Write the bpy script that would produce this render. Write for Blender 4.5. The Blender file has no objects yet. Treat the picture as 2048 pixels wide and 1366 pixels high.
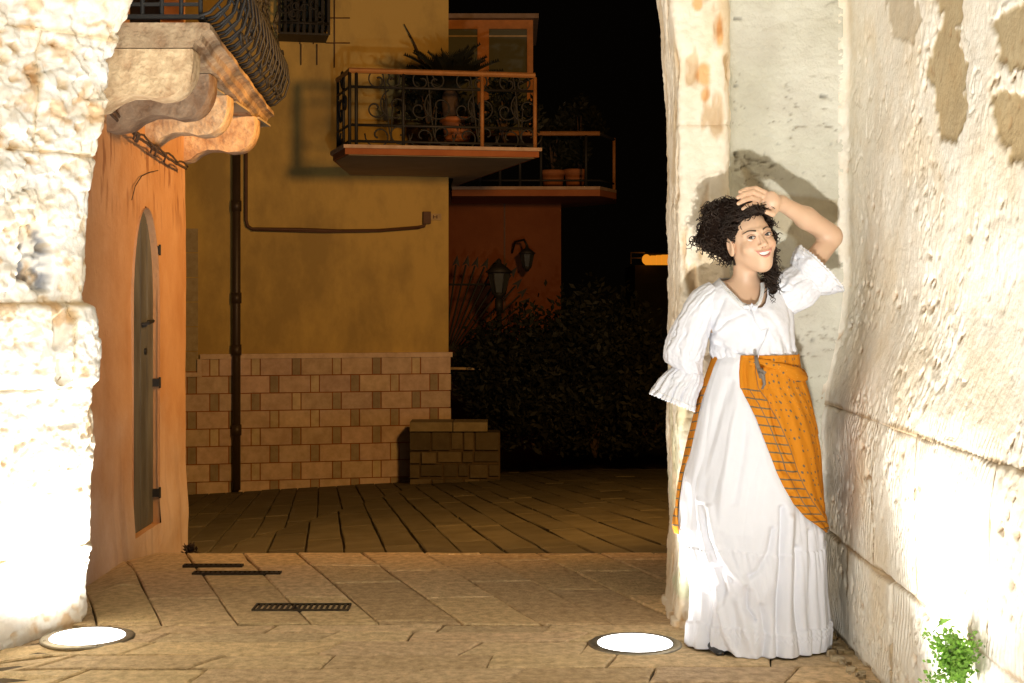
import bpy, math, random
import numpy as np
from mathutils import Vector, Matrix
random.seed(7); np.random.seed(7)
C = bpy.context.scene.collection
scene = bpy.context.scene
PI = math.pi
# ------------------------------------------------------------------ camera, world, lights, exposure
FPX, CX, HY, CAMZ = 2844.0, 1024.0, 590.0, 1.29
cam_d = bpy.data.cameras.new('camera'); cam = bpy.data.objects.new('camera', cam_d); C.objects.link(cam)
cam.location = (0, 0, CAMZ); cam.rotation_euler = (math.radians(90), 0, 0)
cam_d.sensor_width = 36; cam_d.lens = FPX/2048*36; cam_d.shift_y = (HY-683)/2048
cam_d.clip_start = .05; cam_d.clip_end = 400
scene.camera = cam
world = bpy.data.worlds.new('World'); scene.world = world; world.use_nodes = True
wn = world.node_tree.nodes; wn['Background'].inputs[0].default_value = (.9, .62, .36, 1); wn['Background'].inputs[1].default_value = 0.0011
scene.view_settings.view_transform = 'Standard'; scene.view_settings.look = 'None'
scene.view_settings.exposure = 0; scene.view_settings.gamma = 1
scene.cycles.max_bounces = 6; scene.cycles.diffuse_bounces = 4; scene.cycles.glossy_bounces = 2
scene.cycles.sample_clamp_indirect = 4.0
scene.cycles.use_denoising = True

def spot(name, loc, target, power, color, angle=150, blend=1.0, radius=.08):
    l = bpy.data.lights.new(name, 'SPOT'); l.energy = power; l.color = color
    l.spot_size = math.radians(angle); l.spot_blend = blend; l.shadow_soft_size = radius
    o = bpy.data.objects.new(name, l); C.objects.link(o); o.location = loc
    o.rotation_euler = (Vector(target)-Vector(loc)).to_track_quat('-Z', 'Y').to_euler()
    return o
LAMP_WHITE = (1.0, .985, .955)
SODIUM = (1.0, .50, .13)
# in-ground uplights of the gate passage: two in the picture, the rest nearer the viewer; unseen left pair added to even the light
UPLIGHTS = [((.455, 5.26), 60, (.62, 5.40, 1.5), 135), ((-1.60, 5.36), 165, (-1.75, 5.45, 1.5), 155),
            ((.86, 4.05), 135, (1.16, 3.90, 1.0), 122), ((-1.55, 4.05), 105, (-1.85, 4.6, 1.5), 155),
            ((.40, .95), 1080, (1.0, 5.3, 2.9), 86), ((-.75, 2.50), 330, (-2.3, 5.3, 2.4), 84)]
for i, ((x, y), pw, tg, an) in enumerate(UPLIGHTS):
    spot('uplight_beam', (x, y, .035), tg, pw, LAMP_WHITE, an, .9, .08)
# sodium street lantern on the outer face of the gate, above the arch
spot('street_lantern_beam', (1.40, 6.55, 2.86), (-2.6, 16.0, 1.3), 1250, SODIUM, 148, 1.0, .25)

# ------------------------------------------------------------------ helpers
def P(px, py, Y):
    return Vector(((px-CX)/FPX*Y, Y, CAMZ-(py-HY)/FPX*Y))
def pix(p):
    p = np.asarray(p)
    return CX+p[..., 0]/p[..., 1]*FPX, HY-(p[..., 2]-CAMZ)/p[..., 1]*FPX
def sstep(a, b, x):
    t = np.clip((x-a)/(b-a), 0, 1); return t*t*(3-2*t)
def _hash(i, j, k, seed):
    h = (i*374761393 + j*668265263 + k*2147483647 + seed*1274126177) & 0xffffffff
    h = ((h ^ (h >> 13))*1274126177) & 0xffffffff
    h = (h ^ (h >> 16)) & 0xffffff
    return h/float(0xffffff)
def vnoise(p, seed=0):
    p = np.asarray(p, dtype=np.float64); f = np.floor(p); i = f.astype(np.int64); t = p-f; t = t*t*(3-2*t)
    r = 0
    for a in (0, 1):
        for b in (0, 1):
            for c in (0, 1):
                w = (t[..., 0] if a else 1-t[..., 0])*(t[..., 1] if b else 1-t[..., 1])*(t[..., 2] if c else 1-t[..., 2])
                r = r + w*_hash(i[..., 0]+a, i[..., 1]+b, i[..., 2]+c, seed)
    return r*2-1
def fbm(p, o=4, seed=0, gain=.5):
    p = np.asarray(p, dtype=np.float64); r = 0; a = 1; s = 0
    for k in range(o):
        r = r + a*vnoise(p*(2.03**k)+k*7.3, seed+k); s += a; a *= gain
    return r/s

def worley(p, seed=0):
    p = np.asarray(p, dtype=np.float64); f = np.floor(p).astype(np.int64); F1 = np.full(p.shape[:-1], 9.); F2 = F1.copy(); cid = np.zeros(p.shape[:-1])
    for a in (-1, 0, 1):
        for b in (-1, 0, 1):
            for c in (-1, 0, 1):
                i, j, k = f[..., 0]+a, f[..., 1]+b, f[..., 2]+c
                d = np.sqrt((i+_hash(i, j, k, seed)-p[..., 0])**2+(j+_hash(i, j, k, seed+1)-p[..., 1])**2+(k+_hash(i, j, k, seed+2)-p[..., 2])**2)
                near = d < F1
                F2 = np.where(near, F1, np.minimum(F2, d)); cid = np.where(near, _hash(i, j, k, seed+3), cid); F1 = np.minimum(F1, d)
    return F1, F2, cid
ORG = {}
def thing(name, label, cat, loc=(0, 0, 0), group=None):
    o = bpy.data.objects.new(name, None); C.objects.link(o); o.location = loc; o.empty_display_size = .1
    o['label'] = label; o['category'] = cat
    if group: o['group'] = group
    ORG[o.name] = Vector(loc); return o
def link(name, me, parent=None, label=None, kind=None, cat=None, group=None, org=None):
    o = bpy.data.objects.new(name, me); C.objects.link(o)
    base = ORG.get(parent.name, Vector((0, 0, 0))) if parent else Vector((0, 0, 0))
    org = Vector(org) if org is not None else base
    if parent: o.parent = parent
    o.location = org-base
    ORG[o.name] = org
    if label: o['label'] = label
    if kind: o['kind'] = kind
    if cat: o['category'] = cat
    if group: o['group'] = group
    return o
def mesh(name, V, F, mat, smooth=True, org=(0, 0, 0), col=None, uv=None):
    me = bpy.data.meshes.new(name)
    V = np.asarray(V, dtype=np.float64).reshape(-1, 3)-np.asarray(org, dtype=np.float64)
    if isinstance(F, np.ndarray):
        n = len(F); k = F.shape[1]
        me.vertices.add(len(V)); me.vertices.foreach_set('co', V.astype(np.float32).ravel())
        me.loops.add(n*k); me.loops.foreach_set('vertex_index', F.astype(np.int32).ravel())
        me.polygons.add(n); me.polygons.foreach_set('loop_start', np.arange(0, n*k, k, dtype=np.int32))
        me.polygons.foreach_set('loop_total', np.full(n, k, dtype=np.int32))
        me.update(calc_edges=True); me.validate()
    else:
        me.from_pydata([tuple(v) for v in V], [], [tuple(int(i) for i in f) for f in F]); me.update()
    if smooth and len(me.polygons): me.polygons.foreach_set('use_smooth', np.ones(len(me.polygons), dtype=bool))
    if col is not None:
        a = me.color_attributes.new('Col', 'FLOAT_COLOR', 'POINT')
        c = np.ones((len(V), 4), dtype=np.float32); c[:, :3] = col
        a.data.foreach_set('color', c.ravel())
    if uv is not None:
        a = me.attributes.new('wv', 'FLOAT_VECTOR', 'POINT')
        c = np.zeros((len(V), 3), dtype=np.float32); c[:, :2] = uv
        a.data.foreach_set('vector', c.ravel())
    me.materials.append(mat)
    return me
def put(name, V, F, mat, parent=None, smooth=True, col=None, uv=None, **kw):
    org = ORG.get(parent.name, Vector((0, 0, 0))) if parent else Vector((0, 0, 0))
    if kw.get('org') is not None: org = Vector(kw['org'])
    kw['org'] = org
    return link(name, mesh(name, V, F, mat, smooth, org, col, uv), parent, **kw)
class MB:
    def __init__(s): s.v = []; s.f = []
    def add(s, V, F):
        n = len(s.v); s.v += [tuple(v) for v in V]; s.f += [tuple(i+n for i in f) for f in F]; return s
    def box(s, a, b):
        x0, y0, z0 = a; x1, y1, z1 = b
        return s.add([(x0,y0,z0),(x1,y0,z0),(x1,y1,z0),(x0,y1,z0),(x0,y0,z1),(x1,y0,z1),(x1,y1,z1),(x0,y1,z1)],
                     [(0,3,2,1),(4,5,6,7),(0,1,5,4),(1,2,6,5),(2,3,7,6),(3,0,4,7)])
    def bar(s, a, b, w, h=None):
        a = Vector(a); b = Vector(b); d = (b-a).normalized(); h = h or w
        up = Vector((0, 0, 1)) if abs(d.z) < .95 else Vector((1, 0, 0))
        x = d.cross(up).normalized()*w/2; y = x.normalized().cross(d)*h/2
        V = [a-x-y, a+x-y, a+x+y, a-x+y, b-x-y, b+x-y, b+x+y, b-x+y]
        return s.add(V, [(0,3,2,1),(4,5,6,7),(0,1,5,4),(1,2,6,5),(2,3,7,6),(3,0,4,7)])
    def tube(s, pts, r, n=6, cap=True):
        pts = [Vector(p) for p in pts]; m = len(pts)
        if not hasattr(r, '__len__'): r = [r]*m
        T = [(pts[min(i+1, m-1)]-pts[max(i-1, 0)]).normalized() for i in range(m)]
        u = T[0].orthogonal().normalized(); V = []
        for i in range(m):
            u = (u-T[i]*u.dot(T[i])).normalized(); w = T[i].cross(u)
            for k in range(n):
                a = 2*PI*k/n; V.append(pts[i]+(u*math.cos(a)+w*math.sin(a))*r[i])
        F = [(i*n+k, i*n+(k+1) % n, (i+1)*n+(k+1) % n, (i+1)*n+k) for i in range(m-1) for k in range(n)]
        if cap: F += [tuple(range(n))[::-1], tuple((m-1)*n+k for k in range(n))]
        return s.add(V, F)
    def lathe(s, c, prof, n=20):
        c = Vector(c); V = []
        for (r, z) in prof:
            for k in range(n):
                a = 2*PI*k/n; V.append(c+Vector((r*math.cos(a), r*math.sin(a), z)))
        m = len(prof)
        F = [(i*n+k, i*n+(k+1) % n, (i+1)*n+(k+1) % n, (i+1)*n+k) for i in range(m-1) for k in range(n)]
        F += [tuple(range(n))[::-1], tuple((m-1)*n+k for k in range(n))]
        return s.add(V, F)
    def prism(s, poly, z0, z1):
        n = len(poly)
        V = [(x, y, z0) for x, y in poly]+[(x, y, z1) for x, y in poly]
        F = [tuple(range(n))[::-1], tuple(range(n, 2*n))]+[(i, (i+1) % n, n+(i+1) % n, n+i) for i in range(n)]
        return s.add(V, F)
    def build(s, name, mat, parent=None, smooth=False, **kw):
        return put(name, s.v, s.f, mat, parent, smooth, **kw)
def gridF(nu, nv, wrap=False):
    i = np.arange(nv-1)[:, None]; j = np.arange(nu if wrap else nu-1)[None, :]
    a = i*nu+j; b = i*nu+(j+1) % nu; c = (i+1)*nu+(j+1) % nu; d = (i+1)*nu+j
    return np.stack([a+0*b, b, c, d], -1).reshape(-1, 4)

# ------------------------------------------------------------------ materials
def nt(m):
    m.use_nodes = True; n = m.node_tree; b = n.nodes['Principled BSDF']; return n, b
def mat(name, col, rough=.8, var=.25, scale=6, bump=.0, bscale=40, metal=0, usecol=False, col2=None, stretch=(1, 1, 1), spec=.3, bdist=.01, thr=(.35, .65)):
    m = bpy.data.materials.new(name); n, b = nt(m); N = n.nodes; L = n.links
    b.inputs['Roughness'].default_value = rough; b.inputs['Metallic'].default_value = metal
    b.inputs['Specular IOR Level'].default_value = spec
    g = N.new('ShaderNodeNewGeometry'); mp = N.new('ShaderNodeVectorMath'); mp.operation = 'MULTIPLY'
    mp.inputs[1].default_value = stretch; L.new(g.outputs['Position'], mp.inputs[0])
    no = N.new('ShaderNodeTexNoise'); no.inputs['Scale'].default_value = scale; no.inputs['Detail'].default_value = 6
    no.inputs['Roughness'].default_value = .65; L.new(mp.outputs[0], no.inputs['Vector'])
    cr = N.new('ShaderNodeValToRGB'); cr.color_ramp.elements[0].position = thr[0]; cr.color_ramp.elements[1].position = thr[1]
    L.new(no.outputs['Fac'], cr.inputs[0])
    c2 = col2 or tuple(c*(1-var) for c in col)
    cr.color_ramp.elements[0].color = (*c2, 1); cr.color_ramp.elements[1].color = (*col, 1)
    out = cr.outputs[0]
    if usecol:
        at = N.new('ShaderNodeAttribute'); at.attribute_name = 'Col'
        mx = N.new('ShaderNodeMix'); mx.data_type = 'RGBA'; mx.blend_type = 'MULTIPLY'; mx.inputs[0].default_value = 1
        L.new(out, mx.inputs[6]); L.new(at.outputs['Color'], mx.inputs[7]); out = mx.outputs[2]
    L.new(out, b.inputs['Base Color'])
    if bump:
        nb = N.new('ShaderNodeTexNoise'); nb.inputs['Scale'].default_value = bscale; nb.inputs['Detail'].default_value = 5
        L.new(mp.outputs[0], nb.inputs['Vector'])
        bp = N.new('ShaderNodeBump'); bp.inputs['Strength'].default_value = bump; bp.inputs['Distance'].default_value = bdist
        L.new(nb.outputs['Fac'], bp.inputs['Height']); L.new(bp.outputs[0], b.inputs['Normal'])
    return m
M = {}
M['limestone'] = mat('limestone', (.86, .83, .75), .92, scale=9, bump=.4, bscale=70, usecol=True, col2=(.79, .73, .62), bdist=.006)
M['plaster'] = mat('old_lime_plaster', (.68, .665, .58), .93, scale=5, bump=.6, bscale=90, usecol=True, col2=(.59, .56, .48), bdist=.006)
M['mortar'] = mat('mortar', (.46, .36, .22), .95, scale=20, bump=.5)
M['paving'] = mat('paving_stone', (.74, .56, .33), .65, scale=26, bump=.8, bscale=80, usecol=True, col2=(.42, .30, .16), spec=.35)
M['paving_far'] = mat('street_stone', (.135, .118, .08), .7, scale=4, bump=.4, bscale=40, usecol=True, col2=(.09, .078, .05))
M['joint'] = mat('joint_dirt', (.10, .07, .035), .95, scale=30)
M['dark_ground'] = mat('dark_ground', (.12, .10, .06), .9, scale=3)
M['iron'] = mat('wrought_iron', (.015, .013, .010), .65, scale=30, spec=.5)
M['cast_iron'] = mat('cast_iron_grate', (.05, .035, .02), .6, scale=30, metal=.3)
M['steel'] = mat('steel_ring', (.34, .30, .22), .45, scale=40, metal=.8)
M['orange_wall'] = mat('orange_plaster', (.52, .31, .17), .9, scale=2.5, bump=.45, bscale=35, col2=(.42, .22, .10), stretch=(1, 1, .75), usecol=True)
M['ochre_wall'] = mat('ochre_plaster', (.57, .40, .125), .92, scale=1.3, bump=.25, bscale=14, col2=(.39, .275, .095), stretch=(1, 1, .55), thr=(.42, .60))
M['red_wall'] = mat('red_plaster', (.22, .075, .025), .92, scale=1.2, bump=.15, col2=(.16, .05, .016))
M['tile'] = mat('stone_tile', (.64, .50, .40), .75, scale=9, bump=.35, bscale=25, usecol=True, col2=(.48, .36, .27))
M['balcony_stone'] = mat('balcony_stone', (.58, .46, .31), .9, scale=11, bump=.9, bscale=22, usecol=True, col2=(.34, .22, .13), bdist=.02)
M['terracotta_edge'] = mat('painted_edge', (.34, .12, .04), .85, scale=3, col2=(.28, .09, .03))
M['soffit'] = mat('soffit', (.42, .33, .2), .9, scale=2)
M['brass'] = mat('varnished_wood_rail', (.36, .16, .05), .5, scale=8)
M['frame'] = mat('window_frame', (.55, .22, .06), .6, scale=8)
M['door'] = mat('old_door_metal', (.13, .135, .13), .6, scale=8, bump=.25, bscale=30, col2=(.06, .06, .055), stretch=(1, 1, .25), spec=.5)
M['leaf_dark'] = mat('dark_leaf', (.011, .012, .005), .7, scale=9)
M['leaf_green'] = mat('fresh_leaf', (.22, .40, .05), .6, scale=60, col2=(.10, .21, .03))
M['terracotta'] = mat('terracotta', (.38, .14, .05), .8, scale=9)
M['bark'] = mat('bark', (.08, .05, .03), .9, scale=20)
M['pipe'] = mat('drain_pipe', (.055, .035, .022), .5, scale=9, spec=.5)
M['conduit'] = mat('conduit', (.12, .06, .035), .6, scale=9)
M['plate'] = mat('pale_plate', (.50, .36, .18), .6, scale=9)
g = bpy.data.materials.new('window_glass'); n, b = nt(g); b.inputs['Base Color'].default_value = (.05, .055, .045, 1); b.inputs['Roughness'].default_value = .25; M['glass'] = g
g = bpy.data.materials.new('blind_cloth'); n, b = nt(g); b.inputs['Base Color'].default_value = (.10, .105, .07, 1); b.inputs['Roughness'].default_value = .8; M['blind'] = g
def emit(name, col, s):
    m = bpy.data.materials.new(name); n, b = nt(m); b.inputs['Base Color'].default_value = (*[c*.3 for c in col], 1)
    b.inputs['Emission Color'].default_value = (*col, 1); b.inputs['Emission Strength'].default_value = s; return m
M['lens'] = emit('lit_lamp_glass', (1, .98, .96), 6.0)
M['amber_glow'] = emit('lit_wall_glow', (1, .33, .02), .75)  # lamplight on the far wall and dish, put in as emission
# ------------------------------------------------------------------ ground and paving
def clip_half(poly, a, b, c):   # keep a*x+b*y <= c
    out = []
    for i in range(len(poly)):
        p, q = poly[i], poly[(i+1) % len(poly)]
        dp = a*p[0]+b*p[1]-c; dq = a*q[0]+b*q[1]-c
        if dp <= 0: out.append(p)
        if (dp < 0 < dq) or (dq < 0 < dp):
            t = dp/(dp-dq); out.append((p[0]+t*(q[0]-p[0]), p[1]+t*(q[1]-p[1])))
    return out
def area(poly):
    return .5*sum(poly[i][0]*poly[(i+1) % len(poly)][1]-poly[(i+1) % len(poly)][0]*poly[i][1] for i in range(len(poly)))
def ccw(p): return p if area(p) > 0 else p[::-1]
def halves(poly, inset=0):
    poly = ccw(poly); hs = []
    for i in range(len(poly)):
        (x0, y0), (x1, y1) = poly[i], poly[(i+1) % len(poly)]
        l = math.hypot(x1-x0, y1-y0)
        if l < 1e-6: continue
        a, b = (y1-y0)/l, -(x1-x0)/l
        hs.append((a, b, a*x0+b*y0-inset))
    return hs
def clip_poly(poly, region, inset=0):
    for (a, b, c) in halves(region, inset):
        poly = clip_half(poly, a, b, c)
        if len(poly) < 3: return []
    return poly
def inset(poly, d): return clip_poly(poly, poly, d)
def slab(poly, zf, thick, gap, mat_, parent, name, tint, bev=.005, tilt=0):
    p1 = inset(poly, gap)
    if len(p1) < 3 or abs(area(p1)) < .0006: return None
    cx = sum(p[0] for p in p1)/len(p1); cy = sum(p[1] for p in p1)/len(p1)
    # densify outline and wobble it a little
    q = []
    for i in range(len(p1)):
        a, b = p1[i], p1[(i+1) % len(p1)]
        L = math.hypot(b[0]-a[0], b[1]-a[1]); k = 2 if L > .12 else 1
        for j in range(k):
            t = j/k; w = random.uniform(-.004, .004)
            q.append((a[0]+(b[0]-a[0])*t+w, a[1]+(b[1]-a[1])*t+random.uniform(-.004, .004)))
    dz = random.uniform(-.003, .003); tx = random.uniform(-tilt, tilt); ty = random.uniform(-tilt, tilt)
    Z = lambda x, y: zf(x, y)+dz+tx*(x-cx)+ty*(y-cy)
    n = len(q)
    def ins(p, d):
        l = math.hypot(p[0]-cx, p[1]-cy) or 1; t = max(0, 1-d/l); return (cx+(p[0]-cx)*t, cy+(p[1]-cy)*t)
    r2 = [ins(p, bev*1.6) for p in q]
    V = [(x, y, Z(x, y)-thick) for x, y in q]+[(x, y, Z(x, y)-bev) for x, y in q]+[(x, y, Z(x, y)) for x, y in r2]
    F = [tuple(range(2*n, 3*n))]
    for i in range(n):
        j = (i+1) % n; F += [(i, j, n+j, n+i), (n+i, n+j, 2*n+j, 2*n+i)]
    return put(name, V, F, mat_, parent, False, col=tint, org=(cx, cy, Z(cx, cy)-thick))
def bands(region, o, du, dv, rowh, lens, rnd, skew=0):
    """rows along du stacked along dv inside a convex region -> polygons"""
    du = Vector(du).normalized(); dv = Vector(dv).normalized(); o = Vector(o)
    out = []; det = du.x*dv.y-du.y*dv.x
    us = []; vs = []
    for x, y in region:
        r = Vector((x, y))-o
        us.append((r.x*dv.y-r.y*dv.x)/det); vs.append((du.x*r.y-du.y*r.x)/det)
    v = min(vs)-.001; 
    while v < max(vs):
        h = rowh*rnd.uniform(.85, 1.15); u = min(us)-rnd.uniform(0, lens); ps = 0
        while u < max(us):
            l = lens*rnd.uniform(.65, 1.4); s = rnd.uniform(-.04, .04)+skew
            pts = [(u, v), (u+l, v), (u+l+s, v+h), (u+ps, v+h)]; ps = s
            poly = [tuple(o+du*a+dv*b) for a, b in pts]
            c = clip_poly(poly, region)
            if len(c) >= 3 and abs(area(c)) > .0015: out.append(c)
            u += l
        v += h
    return out
def fz(x, y): return -.30*max(0, -1.80-x)
def sz(x, y):
    return -.27-.082*(y-8.65)+.05*(min(x, 1.0)+2.0)
# base sheets
def sheet(name, zf, x0, x1, y0, y1, nx, ny, m, dz, **kw):
    X, Y = np.meshgrid(np.linspace(x0, x1, nx), np.linspace(y0, y1, ny))
    Z = np.vectorize(zf)(X, Y)+dz
    return put(name, np.stack([X, Y, Z], -1).reshape(-1, 3), gridF(nx, ny), m, None, True, kind='structure', **kw)
passage = sheet('passage_floor', fz, -3.4, 1.6, -1.5, 7.11, 40, 20, M['joint'], -.016)
MB().box((-3.4, 7.06, -.6), (1.6+3, 7.115, -.10)).build('threshold_riser', M['joint'], None, kind='structure')
street = sheet('street', sz, -9, 14, 7.1, 60, 30, 40, M['joint'], -.02)
put('ground', [(-200, -60, -6), (200, -60, -6), (200, 300, -6), (-200, 300, -6)], [(0, 1, 2, 3)], M['dark_ground'], None, False, kind='structure')
rnd = random.Random(3)
nearR = [(-2.7, 4.25), (1.30, 4.25), (1.30, 5.56), (-2.7, 5.56)]
for p in bands(nearR, (-2.7, 4.25), (1, .012), (.35, 1), .185, .52, rnd):
    t = rnd.uniform(.82, 1.12); slab(p, fz, .05, .0035, M['paving'], passage, 'paving_slab', (t, t*rnd.uniform(.96, 1.0), t*rnd.uniform(.9, 1)), tilt=.006)
farR = [(-2.25, 5.57), (1.3, 5.57), (1.6, 7.12), (-2.25, 7.12)]
for p in bands(farR, (-2.25, 5.57), (.34, -.94), (1, .03), .29, .62, rnd):
    t = rnd.uniform(.78, 1.08); slab(p, fz, .05, .0035, M['paving'], passage, 'paving_slab', (t, t*rnd.uniform(.94, .99), t*rnd.uniform(.85, .95)), tilt=.006)
# stone threshold strip seen as the pale far edge
def street_pt(px, py):
    Y = 10.
    for _ in range(60):
        X = (px-CX)/FPX*Y; z = sz(X, Y); Y = .6*Y+.4*(CAMZ-z)*FPX/(py-HY)
    return Vector(((px-CX)/FPX*Y, Y))
A0 = street_pt(430, 1100); A1 = street_pt(850, 966)
sd = (A1-A0).normalized()
nrm = Vector((sd.y, -sd.x))   # to the right of the spine
big = [(-5.5, 7.2), (3.2, 7.2), (3.2, 17.5), (-5.5, 17.5)]
cl = nrm.dot(A0)
left = clip_half(big, nrm.x, nrm.y, cl); right = clip_half(big, -nrm.x, -nrm.y, -cl)
LA = street_pt(380, 1070); LB = street_pt(500, 965); RA = street_pt(838, 985); RB = street_pt(920, 1047)
for reg, d in ((left, (LB-LA)), (right, (RA-RB))):
    dd = d.normalized(); pr = Vector((dd.y, -dd.x))
    for p in bands(ccw(reg), (0, 7.2), dd, pr, .215, 1.35, rnd):
        cy = sum(q[1] for q in p)/len(p)
        t = rnd.uniform(.8, 1.12)
        slab(p, sz, .05, .006, M['paving_far'], street, 'paving_slab', (t, t, t*.95), tilt=.004)
# drain grates
def grate(px0, px1, py, w, label):
    Y = CAMZ*FPX/(py-HY); a = P(px0, py, Y); b = P(px1, py, Y)
    t = thing('drain_grate', label, 'drain grate', ((a.x+b.x)/2, Y, .004), 'drain grates in the passage floor')
    x0, x1 = a.x, b.x; z = .006
    fr = MB(); fr.box((x0, Y-w/2, z-.01), (x1, Y-w/2+.008, z+.004)).box((x0, Y+w/2-.008, z-.01), (x1, Y+w/2, z+.004))
    fr.box((x0, Y-w/2+.008, z-.01), (x0+.008, Y+w/2-.008, z+.004)).box((x1-.008, Y-w/2+.008, z-.01), (x1, Y+w/2-.008, z+.004))
    fr.build('frame', M['cast_iron'], t)
    MB().box((x0+.004, Y-w/2+.004, z-.012), (x1-.004, Y+w/2-.004, z-.006)).build('pit', M['iron'], t)
    n = int((x1-x0)/.022)
    for i in range(1, n):
        x = x0+(x1-x0)*i/n
        MB().box((x-.005, Y-w/2+.006, z-.008), (x+.005, Y+w/2-.006, z+.002)).build('bar', M['cast_iron'], t)
grate(367, 486, 1133, .045, 'short narrow drain grate farthest back in the paving')
grate(386, 562, 1148, .055, 'long narrow drain grate in front of the shortest one')
grate(508, 700, 1217, .12, 'wide slotted drain grate nearest the viewer in the paving')
# ------------------------------------------------------------------ in-ground lamps
def inground(x, y, label):
    t = thing('ground_lamp', label, 'ground lamp', (x, y, 0), 'round lamps sunk in the paving')
    MB().lathe((x, y, 0), [(.150, -.01), (.174, -.01), (.174, .001), (.165, .004), (.146, .006), (.140, .003)], 40).build('rim', M['steel'], t, True)
    MB().lathe((x, y, 0), [(.001, .009), (.07, .0085), (.136, .006), (.139, .003)], 40).build('glass', M['lens'], t, True)
    for k in range(4):
        a = k*PI/2+.5
        MB().lathe((x+.157*math.cos(a), y+.157*math.sin(a), .004), [(.006, 0), (.006, .003)], 8).build('screw', M['steel'], t)
inground(.455, 5.26, 'glowing round ground lamp in the paving beside the woman\'s skirt')
inground(-1.60, 5.36, 'glowing round ground lamp at the foot of the bright rough pier')
inground(.86, 4.05, 'round ground lamp in front of the woman by the right wall')
inground(-1.55, 4.05, 'added unseen ground lamp by the left wall, evening the light on it')  # added with its beam to light the left wall evenly
inground(.40, .95, 'round ground lamp nearest the viewer on the right of the passage')
inground(-.75, 2.50, 'added unseen ground lamp on the left of the passage, fill light for the pier')  # added with its beam as fill towards the left pier

# ------------------------------------------------------------------ rough gate masonry
def round_path(pts, r=.06, step=.01):
    """polyline with rounded corners, resampled; returns positions and arc-lengths"""
    pts = [Vector(p) for p in pts]; out = [pts[0]]
    for i in range(1, len(pts)-1):
        a = (pts[i-1]-pts[i]).normalized(); b = (pts[i+1]-pts[i]).normalized()
        rr = min(r, (pts[i-1]-pts[i]).length*.4, (pts[i+1]-pts[i]).length*.4)
        p0 = pts[i]+a*rr; p2 = pts[i]+b*rr
        for k in range(9):
            t = k/8; out.append(p0*(1-t)**2+pts[i]*2*t*(1-t)+p2*t*t)
    out.append(pts[-1])
    s = [0]
    for i in range(1, len(out)): s.append(s[-1]+(out[i]-out[i-1]).length)
    return np.array([tuple(p) for p in out]), np.array(s)
class Surf:
    def __init__(s, pts, r, shift, side=1):
        s.P, s.S = round_path(pts, r); s.shift = shift; s.side = side
        s.L = s.S[-1]
    def raw(s, u, z):
        x = np.interp(u, s.S, s.P[:, 0]); y = np.interp(u, s.S, s.P[:, 1])
        dx, dy = s.shift(u, z, s)
        return x+dx, y+dy
    def ev(s, u, z):
        x, y = s.raw(u, z); e = .012
        x1, y1 = s.raw(np.clip(u+e, 0, s.L), z); x0, y0 = s.raw(np.clip(u-e, 0, s.L), z)
        tx, ty = x1-x0, y1-y0; l = np.hypot(tx, ty)+1e-9
        nx, ny = ty/l*s.side, -tx/l*s.side
        return np.stack([x, y, z], -1), np.stack([nx, ny, np.zeros_like(nx)], -1)
def jm(p): return .08+.92*sstep(-.05, .3, fbm(p*3.1, 3, 97))
def block(sf, u0, u1, z0, z1, res, disp, color, m, parent, name='stone', prot=0, jd=.035, jw=.014, ju=None, smooth=False, **kw):
    a0, a1, b0, b1 = u0, u1, z0, z1; u0 -= .011; u1 = min(u1+.011, sf.L); z0 -= .011; z1 += .011; u0 = max(0, u0)
    nu = max(4, int((u1-u0)/(ju or res))+1); nz = max(4, int((z1-z0)/res)+1)
    U, Z = np.meshgrid(np.linspace(u0, u1, nu), np.linspace(z0, z1, nz))
    p, nn = sf.ev(U, Z)
    w = fbm(p*np.array([9, 9, 9]), 3, 91)*.014
    e = np.minimum(np.minimum(U-a0, a1-U), np.minimum(Z-b0, b1-Z))+w*(1)
    d, extra = disp(p, U, Z)
    d = d+prot-jd*np.exp(-(np.maximum(e, 0)/jw)**2)*jm(p)
    edge = (np.minimum(np.minimum(U-u0, u1-U), np.minimum(Z-z0, z1-Z)) < 1e-6)
    d = np.where(edge, d-.05, d)
    q = p+nn*d[..., None]
    col = color(p, q, d, e, U, Z, extra)
    return put(name, q.reshape(-1, 3), gridF(nu, nz), m, parent, smooth, col=col.reshape(-1, 3), **kw)
def core(sf, z0, z1, disp, parent, res=.05, dep=.035, name='mortar_core'):
    nu = int(sf.L/res)+2; nz = int((z1-z0)/res)+2
    U, Z = np.meshgrid(np.linspace(0, sf.L, nu), np.linspace(z0, z1, nz))
    p, nn = sf.ev(U, Z); d, _ = disp(p, U, Z)
    q = p+nn*(np.minimum(d, 0)-dep)[..., None]
    put(name, q.reshape(-1, 3), gridF(nu, nz), M['mortar'], parent, True)

def tab(tb):
    ys = np.array([t[0] for t in tb], float); xs = np.array([t[1] for t in tb], float)
    return lambda y: np.interp(y, ys, xs)
ledge = tab([(-200, 330), (0, 276), (30, 268), (70, 252), (95, 240), (130, 230), (200, 226), (215, 221), (262, 212), (330, 197), (400, 189), (500, 186), (560, 189), (600, 184), (606, 190), (614, 206), (640, 212), (700, 209), (760, 205), (772, 192), (800, 189), (900, 196), (1000, 197), (1085, 197), (1092, 200), (1130, 194), (1180, 187), (1240, 184), (1300, 184)])
YL = 5.64
def l_shift(u, z, s):
    py = HY-(z-CAMZ)*FPX/YL
    dx = (ledge(py)-190)/FPX*YL
    uc = s.L-.52      # corner position
    w = sstep(uc-.45, uc-.02, u)
    return dx*w, dx*0
lsf = Surf([(-3.9, 1.8), (-2.38, 4.40), (-1.668, 5.64), (-1.90, 6.10)], .05, l_shift)
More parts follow.
